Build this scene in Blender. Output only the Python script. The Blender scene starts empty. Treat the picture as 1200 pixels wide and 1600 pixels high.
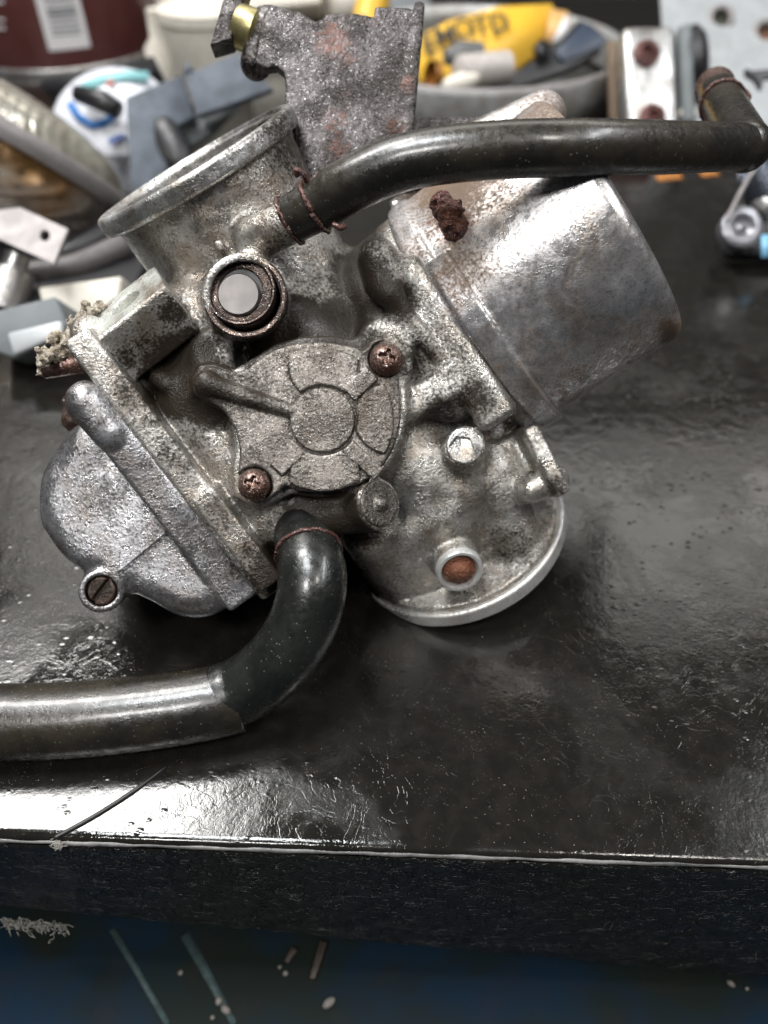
import bpy, bmesh, math, random
import numpy as np
from mathutils import Vector, Matrix

random.seed(7)
SC = bpy.context.scene
COL = SC.collection

# ------------------------------------------------------------------ camera, light, exposure
S = 0.01                      # everything below is reasoned in centimetres, written out in metres
FPX = 1200.0                  # focal length in pixels of the 1200 x 1600 photograph
CAMH = 17.2                   # lens height over the bench top, cm
PITCH = math.radians(45)
sp, cp = math.sin(PITCH), math.cos(PITCH)
CAM = np.array([0.0, 0.0, CAMH])
RT = np.array([1.0, 0.0, 0.0])
UP = np.array([0.0, sp, cp])
FW = np.array([0.0, cp, -sp])
D0 = 18.0

cam_d = bpy.data.cameras.new('camera')
cam = bpy.data.objects.new('camera', cam_d)
COL.objects.link(cam)
cam.location = CAM * S
cam.rotation_euler = (math.pi / 2 - PITCH, 0, 0)
cam_d.sensor_fit = 'HORIZONTAL'
cam_d.sensor_width = 36
cam_d.lens = 36.0
cam_d.clip_start = 0.01
cam_d.clip_end = 30
cam_d.dof.use_dof = True
cam_d.dof.focus_distance = 0.178
cam_d.dof.aperture_fstop = 36.0 / 3.1
SC.camera = cam

SC.view_settings.view_transform = 'Standard'
SC.view_settings.look = 'None'
SC.view_settings.exposure = 0.0
SC.view_settings.gamma = 1.0
SC.view_settings.use_curve_mapping = False

W = bpy.data.worlds.new('World'); SC.world = W; W.use_nodes = True
bg = W.node_tree.nodes['Background']
bg.inputs[0].default_value = (0.80, 0.86, 1.0, 1); bg.inputs[1].default_value = 0.045

def area(name, loc, target, sx, sy, power, col=(1, 1, 1)):
    l = bpy.data.lights.new(name, 'AREA'); l.shape = 'RECTANGLE'; l.size = sx; l.size_y = sy
    l.energy = power; l.color = col
    o = bpy.data.objects.new(name, l); COL.objects.link(o)
    o.location = loc
    z = (Vector(loc) - Vector(target)).normalized(); x = Vector((1, 0, 0)); x = (x - z * x.dot(z)).normalized(); y = z.cross(x)
    o.rotation_euler = Matrix((x, y, z)).transposed().to_euler()
    return o
# sizes: first along world X, second along the other edge
area('doorway_light', (-0.30, -0.46, 0.98), (0, .12, .05), 0.22, 0.17, 6.5, (1.0, 0.985, 0.96))
area('added_top_light', (-0.28, 0.15, 1.10), (0, .13, .03), 0.30, 0.26, 10.0, (0.95, 0.975, 1.0))  # added overhead lamp for top-lit contrast, no such source known
area('ceiling_light', (0.40, -0.30, 1.05), (0, .12, .05), 0.12, 0.18, 3.0, (1.0, 0.96, 0.90))
area('window_light', (-0.77, 0.73, 1.50), (-.77, .75, 0), 0.75, 0.42, 33.0, (1.0, 0.98, 0.95))
area('far_window_light', (0.10, 2.30, 2.05), (0.0, .2, 0), 3.4, 1.00, 30.0, (1.0, 0.97, 0.91))
area('tube_lamp_light', (0.75, 0.15, 0.95), (0.02, .16, .05), 0.10, 0.8, 6, (0.97, 0.98, 1.0))

# ------------------------------------------------------------------ coordinates
def P(px, py, d):
    """point seen at photograph pixel (px,py) at depth d cm along the lens axis, in world cm"""
    return CAM + RT * ((px - 600) * d / FPX) - UP * ((py - 800) * d / FPX) + FW * d
def bench_d(py):
    return CAMH / (sp + cp * (py - 800) / FPX)
def G(px, py, z=0.0):
    """point on the horizontal plane at height z seen at that pixel"""
    v = (py - 800) / FPX
    return P(px, py, (CAMH - z) / (sp + cp * v))
def v(px, py, z=0.0):
    """same in the carburettor's own frame (x right, y up, z towards the lens)"""
    d = D0 - z
    return np.array([(px - 600) * d / FPX, (800 - py) * d / FPX, z])
ORG = CAM + FW * D0
MC = np.stack([RT, UP, -FW], 1)            # local -> world rotation
def loc2w(p):
    return ORG + np.asarray(p) @ MC.T
def w2px(w):
    q = np.asarray(w) - CAM
    d = q @ FW
    return 600 + FPX * (q @ RT) / d, 800 - FPX * (q @ UP) / d
def nrm(a):
    a = np.asarray(a, float); return a / np.linalg.norm(a)
def dirv(dx, dy, z=0.0):
    """unit direction from an image direction (y down) and a part towards the lens"""
    q = nrm((dx, -dy, 0)) * math.sqrt(max(0, 1 - z * z)); q[2] = z
    return q

# ------------------------------------------------------------------ objects
def link_mesh(name, verts_w, faces, mat, parent=None, smooth=True, sharp=None, bevel=None, label=None, kind=None, attrs=None, mats=None, fmat=None):
    """verts in world cm -> one mesh object whose origin is its own centre"""
    vw = np.asarray(verts_w, float)
    c = (vw.min(0) + vw.max(0)) / 2
    me = bpy.data.meshes.new(name)
    if isinstance(faces, np.ndarray):
        n = len(faces)
        me.vertices.add(len(vw)); me.vertices.foreach_set('co', ((vw - c) * S).astype(np.float32).ravel())
        me.loops.add(n * 4); me.loops.foreach_set('vertex_index', faces.astype(np.int32).ravel())
        me.polygons.add(n)
        me.polygons.foreach_set('loop_start', np.arange(0, n * 4, 4, dtype=np.int32))
        me.update(calc_edges=True)
    else:
        me.from_pydata([tuple(x) for x in (vw - c) * S], [], faces)
        me.update()
        bm = bmesh.new(); bm.from_mesh(me); bmesh.ops.recalc_face_normals(bm, faces=bm.faces); bm.to_mesh(me); bm.free()
    me.validate()
    if smooth:
        me.polygons.foreach_set('use_smooth', [True] * len(me.polygons))
        if sharp: me.set_sharp_from_angle(angle=math.radians(sharp))
    if attrs:
        for k, a in attrs.items():
            at = me.attributes.new(k, 'FLOAT', 'POINT'); at.data.foreach_set('value', a.astype(np.float32))
    o = bpy.data.objects.new(name, me)
    COL.objects.link(o)
    if mats:
        for m in mats: me.materials.append(m)
        if fmat is not None: me.polygons.foreach_set('material_index', fmat)
    else: me.materials.append(mat)
    o.location = c * S
    if parent is not None:
        o.parent = parent
        # parents carry no rotation or scale: plain offsets
        o.location = c * S - world_loc(parent)
    if bevel:
        b = o.modifiers.new('bevel', 'BEVEL'); b.width = bevel * S; b.segments = 2; b.limit_method = 'ANGLE'; b.angle_limit = math.radians(35)
    if label: o['label'] = label
    if kind: o['kind'] = kind
    return o
def world_loc(o):
    l = np.array(o.location)
    while o.parent is not None:
        o = o.parent; l = l + np.array(o.location)
    return l
def thing(name, label, cat, base_w, group=None):
    o = bpy.data.objects.new(name, None); COL.objects.link(o)
    o.location = np.asarray(base_w) * S; o.empty_display_size = 0.01
    o['label'] = label; o['category'] = cat
    if group: o['group'] = group
    return o
def tag(o, label, cat, group=None, kind=None):
    if label: o['label'] = label
    if cat: o['category'] = cat
    if group: o['group'] = group
    if kind: o['kind'] = kind
    return o

class MB:
    """collects shapes in world cm"""
    def __init__(s): s.v = []; s.f = []
    def add(s, vs, fs):
        n = len(s.v); s.v += [np.asarray(x, float) for x in vs]; s.f += [tuple(i + n for i in f) for f in fs]; return s
    def box(s, c, ax, half):
        c = np.asarray(c); vs = []
        for i in (-1, 1):
            for j in (-1, 1):
                for k in (-1, 1):
                    vs.append(c + ax[0] * half[0] * i + ax[1] * half[1] * j + ax[2] * half[2] * k)
        return s.add(vs, [(0, 1, 3, 2), (4, 6, 7, 5), (0, 4, 5, 1), (2, 3, 7, 6), (0, 2, 6, 4), (1, 5, 7, 3)])
    def lathe(s, o, axis, prof, n=48, cap0=False, cap1=False, arc=None, uref=None):
        """prof: list of (t along axis, radius)"""
        axis = nrm(axis); u = nrm(np.cross(axis, uref if uref is not None else ((0, 0, 1) if abs(axis[2]) < .9 else (1, 0, 0)))); w = np.cross(axis, u)
        vs = []; fs = []
        a0, a1 = arc if arc else (0, 2 * math.pi)
        m = n if not arc else n + 1
        for t, r in prof:
            for i in range(m):
                a = a0 + (a1 - a0) * i / n
                vs.append(np.asarray(o) + axis * t + (u * math.cos(a) + w * math.sin(a)) * r)
        for j in range(len(prof) - 1):
            for i in range(n):
                i2 = (i + 1) % m if not arc else i + 1
                fs.append((j * m + i, j * m + i2, (j + 1) * m + i2, (j + 1) * m + i))
        if cap0: fs.append(tuple(range(m)))
        if cap1: fs.append(tuple((len(prof) - 1) * m + i for i in range(m)))
        return s.add(vs, fs)
    def tube(s, pts, rad, n=24, caps=True, wob=0.0, seed=0):
        pts = [np.asarray(p, float) for p in pts]
        rad = list(rad) if hasattr(rad, '__len__') else [rad] * len(pts)
        rnd = random.Random(seed)
        tans = []
        for i in range(len(pts)):
            a = pts[max(0, i - 1)]; b = pts[min(len(pts) - 1, i + 1)]; tans.append(nrm(b - a))
        ref = np.array([0, 0, 1.0]) if abs(tans[0][2]) < .9 else np.array([1.0, 0, 0])
        u = nrm(np.cross(tans[0], ref)); vs = []; fs = []
        for i, p in enumerate(pts):
            u = nrm(u - tans[i] * np.dot(u, tans[i])); w = np.cross(tans[i], u)
            for k in range(n):
                a = 2 * math.pi * k / n
                r = rad[i] * (1 + wob * rnd.uniform(-1, 1))
                vs.append(p + (u * math.cos(a) + w * math.sin(a)) * r)
        for i in range(len(pts) - 1):
            for k in range(n):
                k2 = (k + 1) % n
                fs.append((i * n + k, i * n + k2, (i + 1) * n + k2, (i + 1) * n + k))
        if caps:
            fs.append(tuple(range(n))); fs.append(tuple((len(pts) - 1) * n + k for k in range(n)))
        return s.add(vs, fs)
    def prism(s, pts, offset):
        """closed polygon of world points, pushed by the vector offset"""
        n = len(pts); off = np.asarray(offset)
        return s.add(list(pts) + [np.asarray(p) + off for p in pts],
                     [tuple(range(n)), tuple(range(2 * n - 1, n - 1, -1))] + [(i, (i + 1) % n, (i + 1) % n + n, i + n) for i in range(n)])
    def ball(s, c, r, ax=None, seg=16, rings=9):
        ax = ax if ax is not None else np.eye(3); r = np.asarray(r) * np.ones(3)
        vs = [np.asarray(c) + ax[2] * r[2]]; fs = []
        for j in range(1, rings):
            t = math.pi * j / rings
            for i in range(seg):
                a = 2 * math.pi * i / seg
                vs.append(np.asarray(c) + ax[0] * r[0] * math.sin(t) * math.cos(a) + ax[1] * r[1] * math.sin(t) * math.sin(a) + ax[2] * r[2] * math.cos(t))
        vs.append(np.asarray(c) - ax[2] * r[2])
        for i in range(seg): fs.append((0, 1 + i, 1 + (i + 1) % seg))
        for j in range(rings - 2):
            for i in range(seg):
                a = 1 + j * seg + i; b = 1 + j * seg + (i + 1) % seg; fs.append((a, a + seg, b + seg, b))
        L = len(vs) - 1; k = 1 + (rings - 2) * seg
        for i in range(seg): fs.append((k + i, L, k + (i + 1) % seg))
        return s.add(vs, fs)
    def build(s, name, mat, parent=None, **kw):
        return link_mesh(name, np.array(s.v), s.f, mat, parent, **kw)

def spline(pts, n=10):
    """Catmull-Rom through the points"""
    p = [np.asarray(q, float) for q in pts]
    p = [2 * p[0] - p[1]] + p + [2 * p[-1] - p[-2]]
    out = []
    for i in range(1, len(p) - 2):
        for k in range(n):
            t = k / n
            a, b, c, d = p[i - 1], p[i], p[i + 1], p[i + 2]
            out.append(.5 * (2 * b + (c - a) * t + (2 * a - 5 * b + 4 * c - d) * t * t + (3 * b - a - 3 * c + d) * t ** 3))
    out.append(p[-2]); return out

# ------------------------------------------------------------------ cast shapes: distance field -> mesh
class Cast:
    def __init__(s, lo, hi, h=0.05):
        lo, hi = np.minimum(lo, hi), np.maximum(lo, hi)
        s.h = h; s.lo = np.asarray(lo, np.float32)
        s.n = np.ceil((np.asarray(hi) - s.lo) / h).astype(int) + 1
        s.a = np.full(s.n, 5.0, np.float32)
    def block(s, lo, hi, m):
        i0 = np.clip(np.floor((np.asarray(lo) - m - s.lo) / s.h).astype(int), 0, s.n)
        i1 = np.clip(np.ceil((np.asarray(hi) + m - s.lo) / s.h).astype(int) + 1, 0, s.n)
        sl = tuple(slice(a, b) for a, b in zip(i0, i1))
        ax = [s.lo[k] + s.h * np.arange(i0[k], i1[k], dtype=np.float32) for k in range(3)]
        return sl, ax[0][:, None, None], ax[1][None, :, None], ax[2][None, None, :]
    def op(s, prim, k=0.15, cut=False):
        lo, hi, fn = prim
        sl, X, Y, Z = s.block(lo, hi, k + 3 * s.h)
        if min(s.a[sl].shape) == 0: return s
        d = fn(X, Y, Z).astype(np.float32); a = s.a[sl]
        if cut:
            d = -d
            if k > 0:
                h = np.maximum(k - np.abs(a - d), 0) / k; s.a[sl] = np.maximum(a, d) + h * h * k / 4
            else: s.a[sl] = np.maximum(a, d)
        else:
            if k > 0:
                h = np.maximum(k - np.abs(a - d), 0) / k; s.a[sl] = np.minimum(a, d) - h * h * k / 4
            else: s.a[sl] = np.minimum(a, d)
        return s
    def rough(s, amp, cell, seed=1):
        rs = np.random.RandomState(seed); sh = np.array(s.a.shape); c = max(1.0, cell / s.h)
        g = rs.rand(*(np.ceil(sh / c).astype(int) + 2)).astype(np.float32) - .5
        for k in range(3):
            x = np.arange(sh[k]) / c; i = x.astype(int); f = (x - i).astype(np.float32); f = f * f * (3 - 2 * f)
            shp = [1, 1, 1]; shp[k] = -1; f = f.reshape(shp)
            g = np.take(g, i, k) * (1 - f) + np.take(g, i + 1, k) * f
        s.a = s.a + g * 2 * amp; return s
    def floor(s, y0=None):
        y0 = D0 - CAMH / sp if y0 is None else y0
        _, X, Y, Z = s.block(s.lo, s.lo + s.h * s.n, 0)
        s.a = np.maximum(s.a, (-(Y + Z - y0) * .7071).astype(np.float32)[:, :s.n[1], :s.n[2]])
    def mesh(s):
        a = s.a; a[0] = a[-1] = 1; a[:, 0] = a[:, -1] = 1; a[:, :, 0] = a[:, :, -1] = 1
        inn = a < 0
        n = np.array(a.shape); m = n - 1
        cnt = np.zeros(m, np.int8)
        for i in (0, 1):
            for j in (0, 1):
                for k in (0, 1):
                    cnt += inn[i:m[0] + i, j:m[1] + j, k:m[2] + k]
        act = (cnt > 0) & (cnt < 8)
        idx = np.argwhere(act)
        num = np.full(m, -1, np.int32); num[act] = np.arange(len(idx), dtype=np.int32)
        acc = np.zeros((len(idx), 3), np.float32); c = np.zeros(len(idx), np.float32)
        I, J, K = idx.T
        for axis in range(3):
            o1, o2 = [q for q in range(3) if q != axis]
            for b in (0, 1):
                for e in (0, 1):
                    off = [0, 0, 0]; off[o1] = b; off[o2] = e
                    A = a[I + off[0], J + off[1], K + off[2]]
                    off2 = list(off); off2[axis] = 1
                    B = a[I + off2[0], J + off2[1], K + off2[2]]
                    x = (A < 0) != (B < 0)
                    t = np.where(x, A / np.where(A == B, 1, A - B), 0)
                    for q in range(3):
                        acc[:, q] += np.where(x, t if q == axis else off[q], 0)
                    c += x
        vs = (idx + acc / c[:, None]) * s.h + s.lo
        quads = []
        for axis in range(3):
            o1, o2 = [(1, 2), (2, 0), (0, 1)][axis]
            sh = [slice(1, None)] * 3; sh[axis] = slice(0, -1)
            A = inn[tuple(sh)]; sb = list(sh); sb[axis] = slice(1, None); B = inn[tuple(sb)]
            L = [min(x, y) for x, y in zip(A.shape, B.shape)]
            A = A[:L[0], :L[1], :L[2]]; B = B[:L[0], :L[1], :L[2]]
            for flip, msk in ((False, A & ~B), (True, ~A & B)):
                e = np.argwhere(msk)
                if not len(e): continue
                add = np.ones(3, int); add[axis] = 0; e = e + add
                ok = (e[:, o1] < m[o1]) & (e[:, o2] < m[o2]); e = e[ok]
                def g(d1, d2):
                    q = e.copy(); q[:, o1] += d1; q[:, o2] += d2
                    return num[q[:, 0], q[:, 1], q[:, 2]]
                q4 = np.stack([g(-1, -1), g(0, -1), g(0, 0), g(-1, 0)], 1)
                if flip: q4 = q4[:, ::-1]
                quads.append(q4[(q4 >= 0).all(1)])
        return vs, np.concatenate(quads)
    def build(s, name, mat, parent, attrs=None, **kw):
        vs, q = s.mesh()
        w = loc2w(vs)
        at = {k: blobs(vs, w, b) for k, b in (attrs or {}).items()}
        o = link_mesh(name, w, q, mat, parent, attrs=at or None, **kw)
        return o

def blobs(vs, w, bl):
    """stains and painted shade laid on by hand: (px, py, radius px, amount)"""
    x, y = w2px(w)
    out = np.zeros(len(vs))
    for (bx, by, r, s_) in bl:
        out = np.maximum(out, s_ * np.clip(1.3 - np.hypot(x - bx, y - by) / r, 0, 1)) if s_ > 0 else out * (1 + s_ * np.clip(1.3 - np.hypot(x - bx, y - by) / r, 0, 1))
    return out

def around(pts, pad, h):
    pts = np.array(pts); return Cast(pts.min(0) - pad, pts.max(0) + pad, h)
def H(py, Y):
    """height at distance Y (cm on the bench from the lens foot) seen at row py"""
    q = (py - 800) / FPX
    return CAMH - Y * (sp + cp * q) / (cp - sp * q)
def f_cyl(p0, p1, r, rd=.08, r1=None):
    p0 = np.asarray(p0, float); p1 = np.asarray(p1, float); L = np.linalg.norm(p1 - p0); a = (p1 - p0) / L
    r1 = r if r1 is None else r1; R_ = max(r, r1)
    def fn(X, Y, Z):
        x, y, z = X - p0[0], Y - p0[1], Z - p0[2]
        t = x * a[0] + y * a[1] + z * a[2]
        q = np.sqrt(np.maximum(x * x + y * y + z * z - t * t, 0))
        rr = r + (r1 - r) * np.clip(t / L, 0, 1)
        dx = q - (rr - rd); dt = np.abs(t - L / 2) - (L / 2 - rd)
        return np.sqrt(np.maximum(dx, 0) ** 2 + np.maximum(dt, 0) ** 2) + np.minimum(np.maximum(dx, dt), 0) - rd
    e = R_ * np.sqrt(np.maximum(1 - a * a, 0))
    return np.minimum(p0, p1) - e, np.maximum(p0, p1) + e, fn
def f_cap(p0, p1, r0, r1=None):
    p0 = np.asarray(p0, float); p1 = np.asarray(p1, float); r1 = r0 if r1 is None else r1
    d = p1 - p0; L2 = float(d @ d) + 1e-9
    def fn(X, Y, Z):
        x, y, z = X - p0[0], Y - p0[1], Z - p0[2]
        t = np.clip((x * d[0] + y * d[1] + z * d[2]) / L2, 0, 1)
        return np.sqrt((x - d[0] * t) ** 2 + (y - d[1] * t) ** 2 + (z - d[2] * t) ** 2) - (r0 + (r1 - r0) * t)
    R_ = max(r0, r1)
    return np.minimum(p0, p1) - R_, np.maximum(p0, p1) + R_, fn
def f_box(c, ax, half, rd=.08):
    c = np.asarray(c, float); ax = np.asarray(ax, float); half = np.asarray(half, float)
    def fn(X, Y, Z):
        x, y, z = X - c[0], Y - c[1], Z - c[2]; q = []
        for k in range(3): q.append(np.abs(x * ax[k][0] + y * ax[k][1] + z * ax[k][2]) - (half[k] - rd))
        o = np.sqrt(sum(np.maximum(t, 0) ** 2 for t in q)); i = np.minimum(np.maximum(np.maximum(q[0], q[1]), q[2]), 0)
        return o + i - rd
    e = np.abs(ax).T @ half
    return c - e, c + e, fn
def f_ball(c, r, sc=(1, 1, 1)):
    c = np.asarray(c, float); sc = np.asarray(sc, float)
    def fn(X, Y, Z):
        q = np.sqrt(((X - c[0]) / sc[0]) ** 2 + ((Y - c[1]) / sc[1]) ** 2 + ((Z - c[2]) / sc[2]) ** 2)
        return (q - r) * sc.min()
    return c - r * sc, c + r * sc, fn
def poly_sd(pts, X, Y):
    """signed distance to a closed polygon on a broadcast grid"""
    best = None; ins = None
    n = len(pts)
    for i in range(n):
        a = pts[i]; b = pts[(i + 1) % n]; e = (b[0] - a[0], b[1] - a[1]); L2 = e[0] ** 2 + e[1] ** 2 + 1e-12
        wx = X - a[0]; wy = Y - a[1]
        t = np.clip((wx * e[0] + wy * e[1]) / L2, 0, 1)
        d = (wx - e[0] * t) ** 2 + (wy - e[1] * t) ** 2
        best = d if best is None else np.minimum(best, d)
        c = ((a[1] <= Y) != (b[1] <= Y)) & (X < (b[0] - a[0]) * (Y - a[1]) / ((b[1] - a[1]) or 1e-9) + a[0])
        ins = c if ins is None else ins ^ c
    return np.where(ins, -1, 1) * np.sqrt(best)
def round_poly(p, it=2):
    for _ in range(it):
        q = []
        for i in range(len(p)):
            a, b = p[i], p[(i + 1) % len(p)]
            q += [(a[0] * .75 + b[0] * .25, a[1] * .75 + b[1] * .25), (a[0] * .25 + b[0] * .75, a[1] * .25 + b[1] * .75)]
        p = q
    return p
def f_poly(px, z0, z1, rd=.08, zref=None, grow=0.0):
    """polygon given in photograph pixels, extruded along the carburettor's z"""
    zr = z1 if zref is None else zref
    pts = [tuple(v(x, y, zr)[:2]) for x, y in px]
    A = np.array(pts)
    def fn(X, Y, Z):
        d2 = poly_sd(pts, X, Y) - grow + rd
        dz = np.abs(Z - (z0 + z1) / 2) - ((z1 - z0) / 2 - rd)
        return np.sqrt(np.maximum(d2, 0) ** 2 + np.maximum(dz, 0) ** 2) + np.minimum(np.maximum(d2, dz), 0) - rd
    return np.array([*(A.min(0) - grow), z0]), np.array([*(A.max(0) + grow), z1]), fn
# ------------------------------------------------------------------ materials
class NT:
    def __init__(s, name):
        s.m = bpy.data.materials.new(name); s.m.use_nodes = True; s.t = s.m.node_tree; s.n = s.t.nodes; s.l = s.t.links
        s.b = s.n['Principled BSDF']
        s.tc = s.n.new('ShaderNodeTexCoord')
        mp = s.n.new('ShaderNodeMapping'); mp.inputs['Scale'].default_value = (100, 100, 100)
        s.l.new(s.tc.outputs['Object'], mp.inputs[0]); s.co = mp.outputs[0]
    def setv(s, sock, x):
        if isinstance(x, bpy.types.NodeSocket): s.l.new(x, sock)
        elif isinstance(x, (tuple, list)): sock.default_value = tuple(x) + ((1,) if len(x) == 3 and sock.type == 'RGBA' else ())
        else: sock.default_value = x
    def noise(s, scale, detail=3, rough=.55, dist=0.0, co=None, stretch=None):
        n = s.n.new('ShaderNodeTexNoise'); n.inputs['Scale'].default_value = scale; n.inputs['Detail'].default_value = detail
        n.inputs['Roughness'].default_value = rough; n.inputs['Distortion'].default_value = dist
        c = co or s.co
        if stretch:
            mp = s.n.new('ShaderNodeMapping'); mp.inputs['Scale'].default_value = stretch[:3]
            if len(stretch) > 3: mp.inputs['Rotation'].default_value = stretch[3]
            s.l.new(c, mp.inputs[0]); c = mp.outputs[0]
        s.l.new(c, n.inputs['Vector']); return n.outputs['Fac']
    def vor(s, scale, feature='F1', out='Distance', co=None, rnd=1.0, stretch=None):
        n = s.n.new('ShaderNodeTexVoronoi'); n.feature = feature; n.inputs['Scale'].default_value = scale; n.inputs['Randomness'].default_value = rnd
        c = co or s.co
        if stretch:
            mp = s.n.new('ShaderNodeMapping'); mp.inputs['Scale'].default_value = stretch; s.l.new(c, mp.inputs[0]); c = mp.outputs[0]
        s.l.new(c, n.inputs['Vector']); return n.outputs[out]
    def ramp(s, x, a, b, lo=0.0, hi=1.0):
        n = s.n.new('ShaderNodeMapRange'); n.interpolation_type = 'SMOOTHSTEP'
        s.setv(n.inputs[0], x)
        for i, q in zip((1, 2, 3, 4), (a, b, lo, hi)): s.setv(n.inputs[i], q)
        return n.outputs[0]
    def math(s, op, a, b=0.0, c=None):
        n = s.n.new('ShaderNodeMath'); n.operation = op; s.setv(n.inputs[0], a); s.setv(n.inputs[1], b)
        if c is not None: s.setv(n.inputs[2], c)
        return n.outputs[0]
    def mix(s, f, a, b):
        n = s.n.new('ShaderNodeMix'); n.data_type = 'RGBA'
        s.setv(n.inputs[0], f); s.setv(n.inputs[6], a); s.setv(n.inputs[7], b); return n.outputs[2]
    def mixf(s, f, a, b):
        n = s.n.new('ShaderNodeMix'); n.data_type = 'FLOAT'
        s.setv(n.inputs[0], f); s.setv(n.inputs[2], a); s.setv(n.inputs[3], b); return n.outputs[0]
    def attr(s, name):
        n = s.n.new('ShaderNodeAttribute'); n.attribute_name = name; return n.outputs['Fac']
    def bump(s, h, dist, strength=1.0, normal=None):
        n = s.n.new('ShaderNodeBump'); n.inputs['Distance'].default_value = dist * S; n.inputs['Strength'].default_value = strength
        s.setv(n.inputs['Height'], h)
        if normal: s.l.new(normal, n.inputs['Normal'])
        return n.outputs[0]
    def out(s, **k):
        for key, x in k.items():
            s.setv(s.b.inputs[key.replace('_', ' ')], x)
        return s.m

def cast_metal(name, light, dark, grime=(.020, .0145, .010), rust=(.16, .055, .025), rough=.38, metallic=.85,
               pit=.6, soil=.5, bumpd=.010, grain=14.0, blotch=1.1, greasy=True, brown=.35, spark=.45, oilcoat=.0):
    t = NT(name)
    big = t.noise(blotch, 6, .62); med = t.noise(4.2, 6, .62); fine = t.noise(grain, 3, .6); fine2 = t.noise(grain * 2.1, 2, .5); big2 = t.noise(blotch * .7 + .3, 5, .65, 1.0)
    col = t.mix(t.ramp(big, .32, .68), light, dark)
    col = t.mix(t.math('MULTIPLY', t.ramp(big2, .46, .66), brown), col, tuple(x * y for x, y in zip(dark, (.72, .55, .40))))
    oil_and_shade = t.attr('oil_and_shade'); rst = t.attr('rust'); pale = t.attr('pale')
    # fine casting grain: dark pores and bright grains, sparkle painted in as pale specks
    col = t.mix(t.math('MULTIPLY', t.ramp(fine, .52, .64), pit), col, tuple(x * .22 for x in dark))
    col = t.mix(t.math('MULTIPLY', t.ramp(fine2, .60, .70), spark), col, (.86, .85, .84))
    # oily brown film, also used for shade painted into recesses
    f = t.math('ADD', t.math('MULTIPLY', med, .42), t.math('ADD', t.math('MULTIPLY', fine, .58), t.math('MULTIPLY', oil_and_shade, .62)))
    sm = t.ramp(f, .62 - .12 * soil, 1.00 - .12 * soil)
    col = t.mix(t.math('MULTIPLY', sm, .99), col, grime)
    rm = t.ramp(t.math('ADD', t.math('MULTIPLY', fine, .5), t.math('ADD', t.math('MULTIPLY', med, .3), t.math('MULTIPLY', rst, .6))), .64, .88)
    col = t.mix(rm, col, rust)
    col = t.mix(t.math('MULTIPLY', t.ramp(t.math('ADD', t.math('MULTIPLY', med, .5), pale), .55, .95), .75), col, (.56, .58, .53))
    ro = t.mixf(sm, t.mixf(t.ramp(med, .35, .7), rough - .08, rough + .12), .33 if greasy else .6)
    ro = t.mixf(rm, ro, .55)
    me = t.mixf(t.math('MAXIMUM', sm, rm), metallic, .05)
    me = t.mixf(pale, me, .15)
    h = t.math('ADD', t.ramp(fine, .38, .64), t.math('ADD', t.math('MULTIPLY', t.ramp(fine2, .35, .65), .45), t.math('MULTIPLY', med, .35)))
    h = t.math('MULTIPLY', h, t.mixf(t.ramp(t.noise(blotch * 1.3, 3), .40, .62), .35, 1.15))
    nb = t.bump(h, bumpd, 1.0)
    return t.out(Base_Color=col, Roughness=ro, Metallic=me, Normal=nb, Coat_Weight=t.mixf(sm, oilcoat, .12 if greasy else 0.0), Coat_Roughness=.11, Coat_Normal=t.bump(h, bumpd * .8, 1.0), Specular_IOR_Level=t.mixf(sm, .5, .22 if greasy else .4))

def plain(name, col, rough=.5, metallic=0.0, var=.25, scale=3.0, bumpd=.004, bs=12.0, coat=0.0, col2=None):
    t = NT(name)
    n = t.noise(scale, 5, .6); f = t.noise(bs, 3)
    c2 = col2 or tuple(x * (1 - var) for x in col)
    return t.out(Base_Color=t.mix(t.ramp(n, .35, .65), col, c2), Roughness=t.mixf(n, rough * .8, min(1, rough * 1.2)), Metallic=metallic,
                 Normal=t.bump(f, bumpd), Coat_Weight=coat, Coat_Roughness=.1)

def rubber(name, col, col2, rough=.3, dust=.5, bumpd=.01, brown=0.0):
    t = NT(name)
    big = t.noise(.9, 5, .6); med = t.noise(6, 4); fine = t.noise(30, 2)
    sp_ = t.vor(9.0); spn = t.noise(2.2, 3)
    c = t.mix(t.ramp(big, .38, .62), col, col2)
    c = t.mix(t.math('MULTIPLY', t.ramp(med, .5, .7), .5), c, tuple(x * .4 for x in col))
    dots = t.math('MULTIPLY', t.ramp(sp_, .10, .16, 1, 0), t.ramp(spn, .42, .6))
    c = t.mix(t.math('MULTIPLY', dots, dust), c, (.30, .29, .26))
    h = t.math('ADD', t.math('MULTIPLY', fine, .5), t.math('ADD', med, t.math('MULTIPLY', dots, .9)))
    return t.out(Base_Color=c, Roughness=t.mixf(t.ramp(med, .3, .7), rough * .75, rough * 1.35), Normal=t.bump(h, bumpd), Specular_IOR_Level=.6,
                 Coat_Weight=.28, Coat_Roughness=.14)

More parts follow.
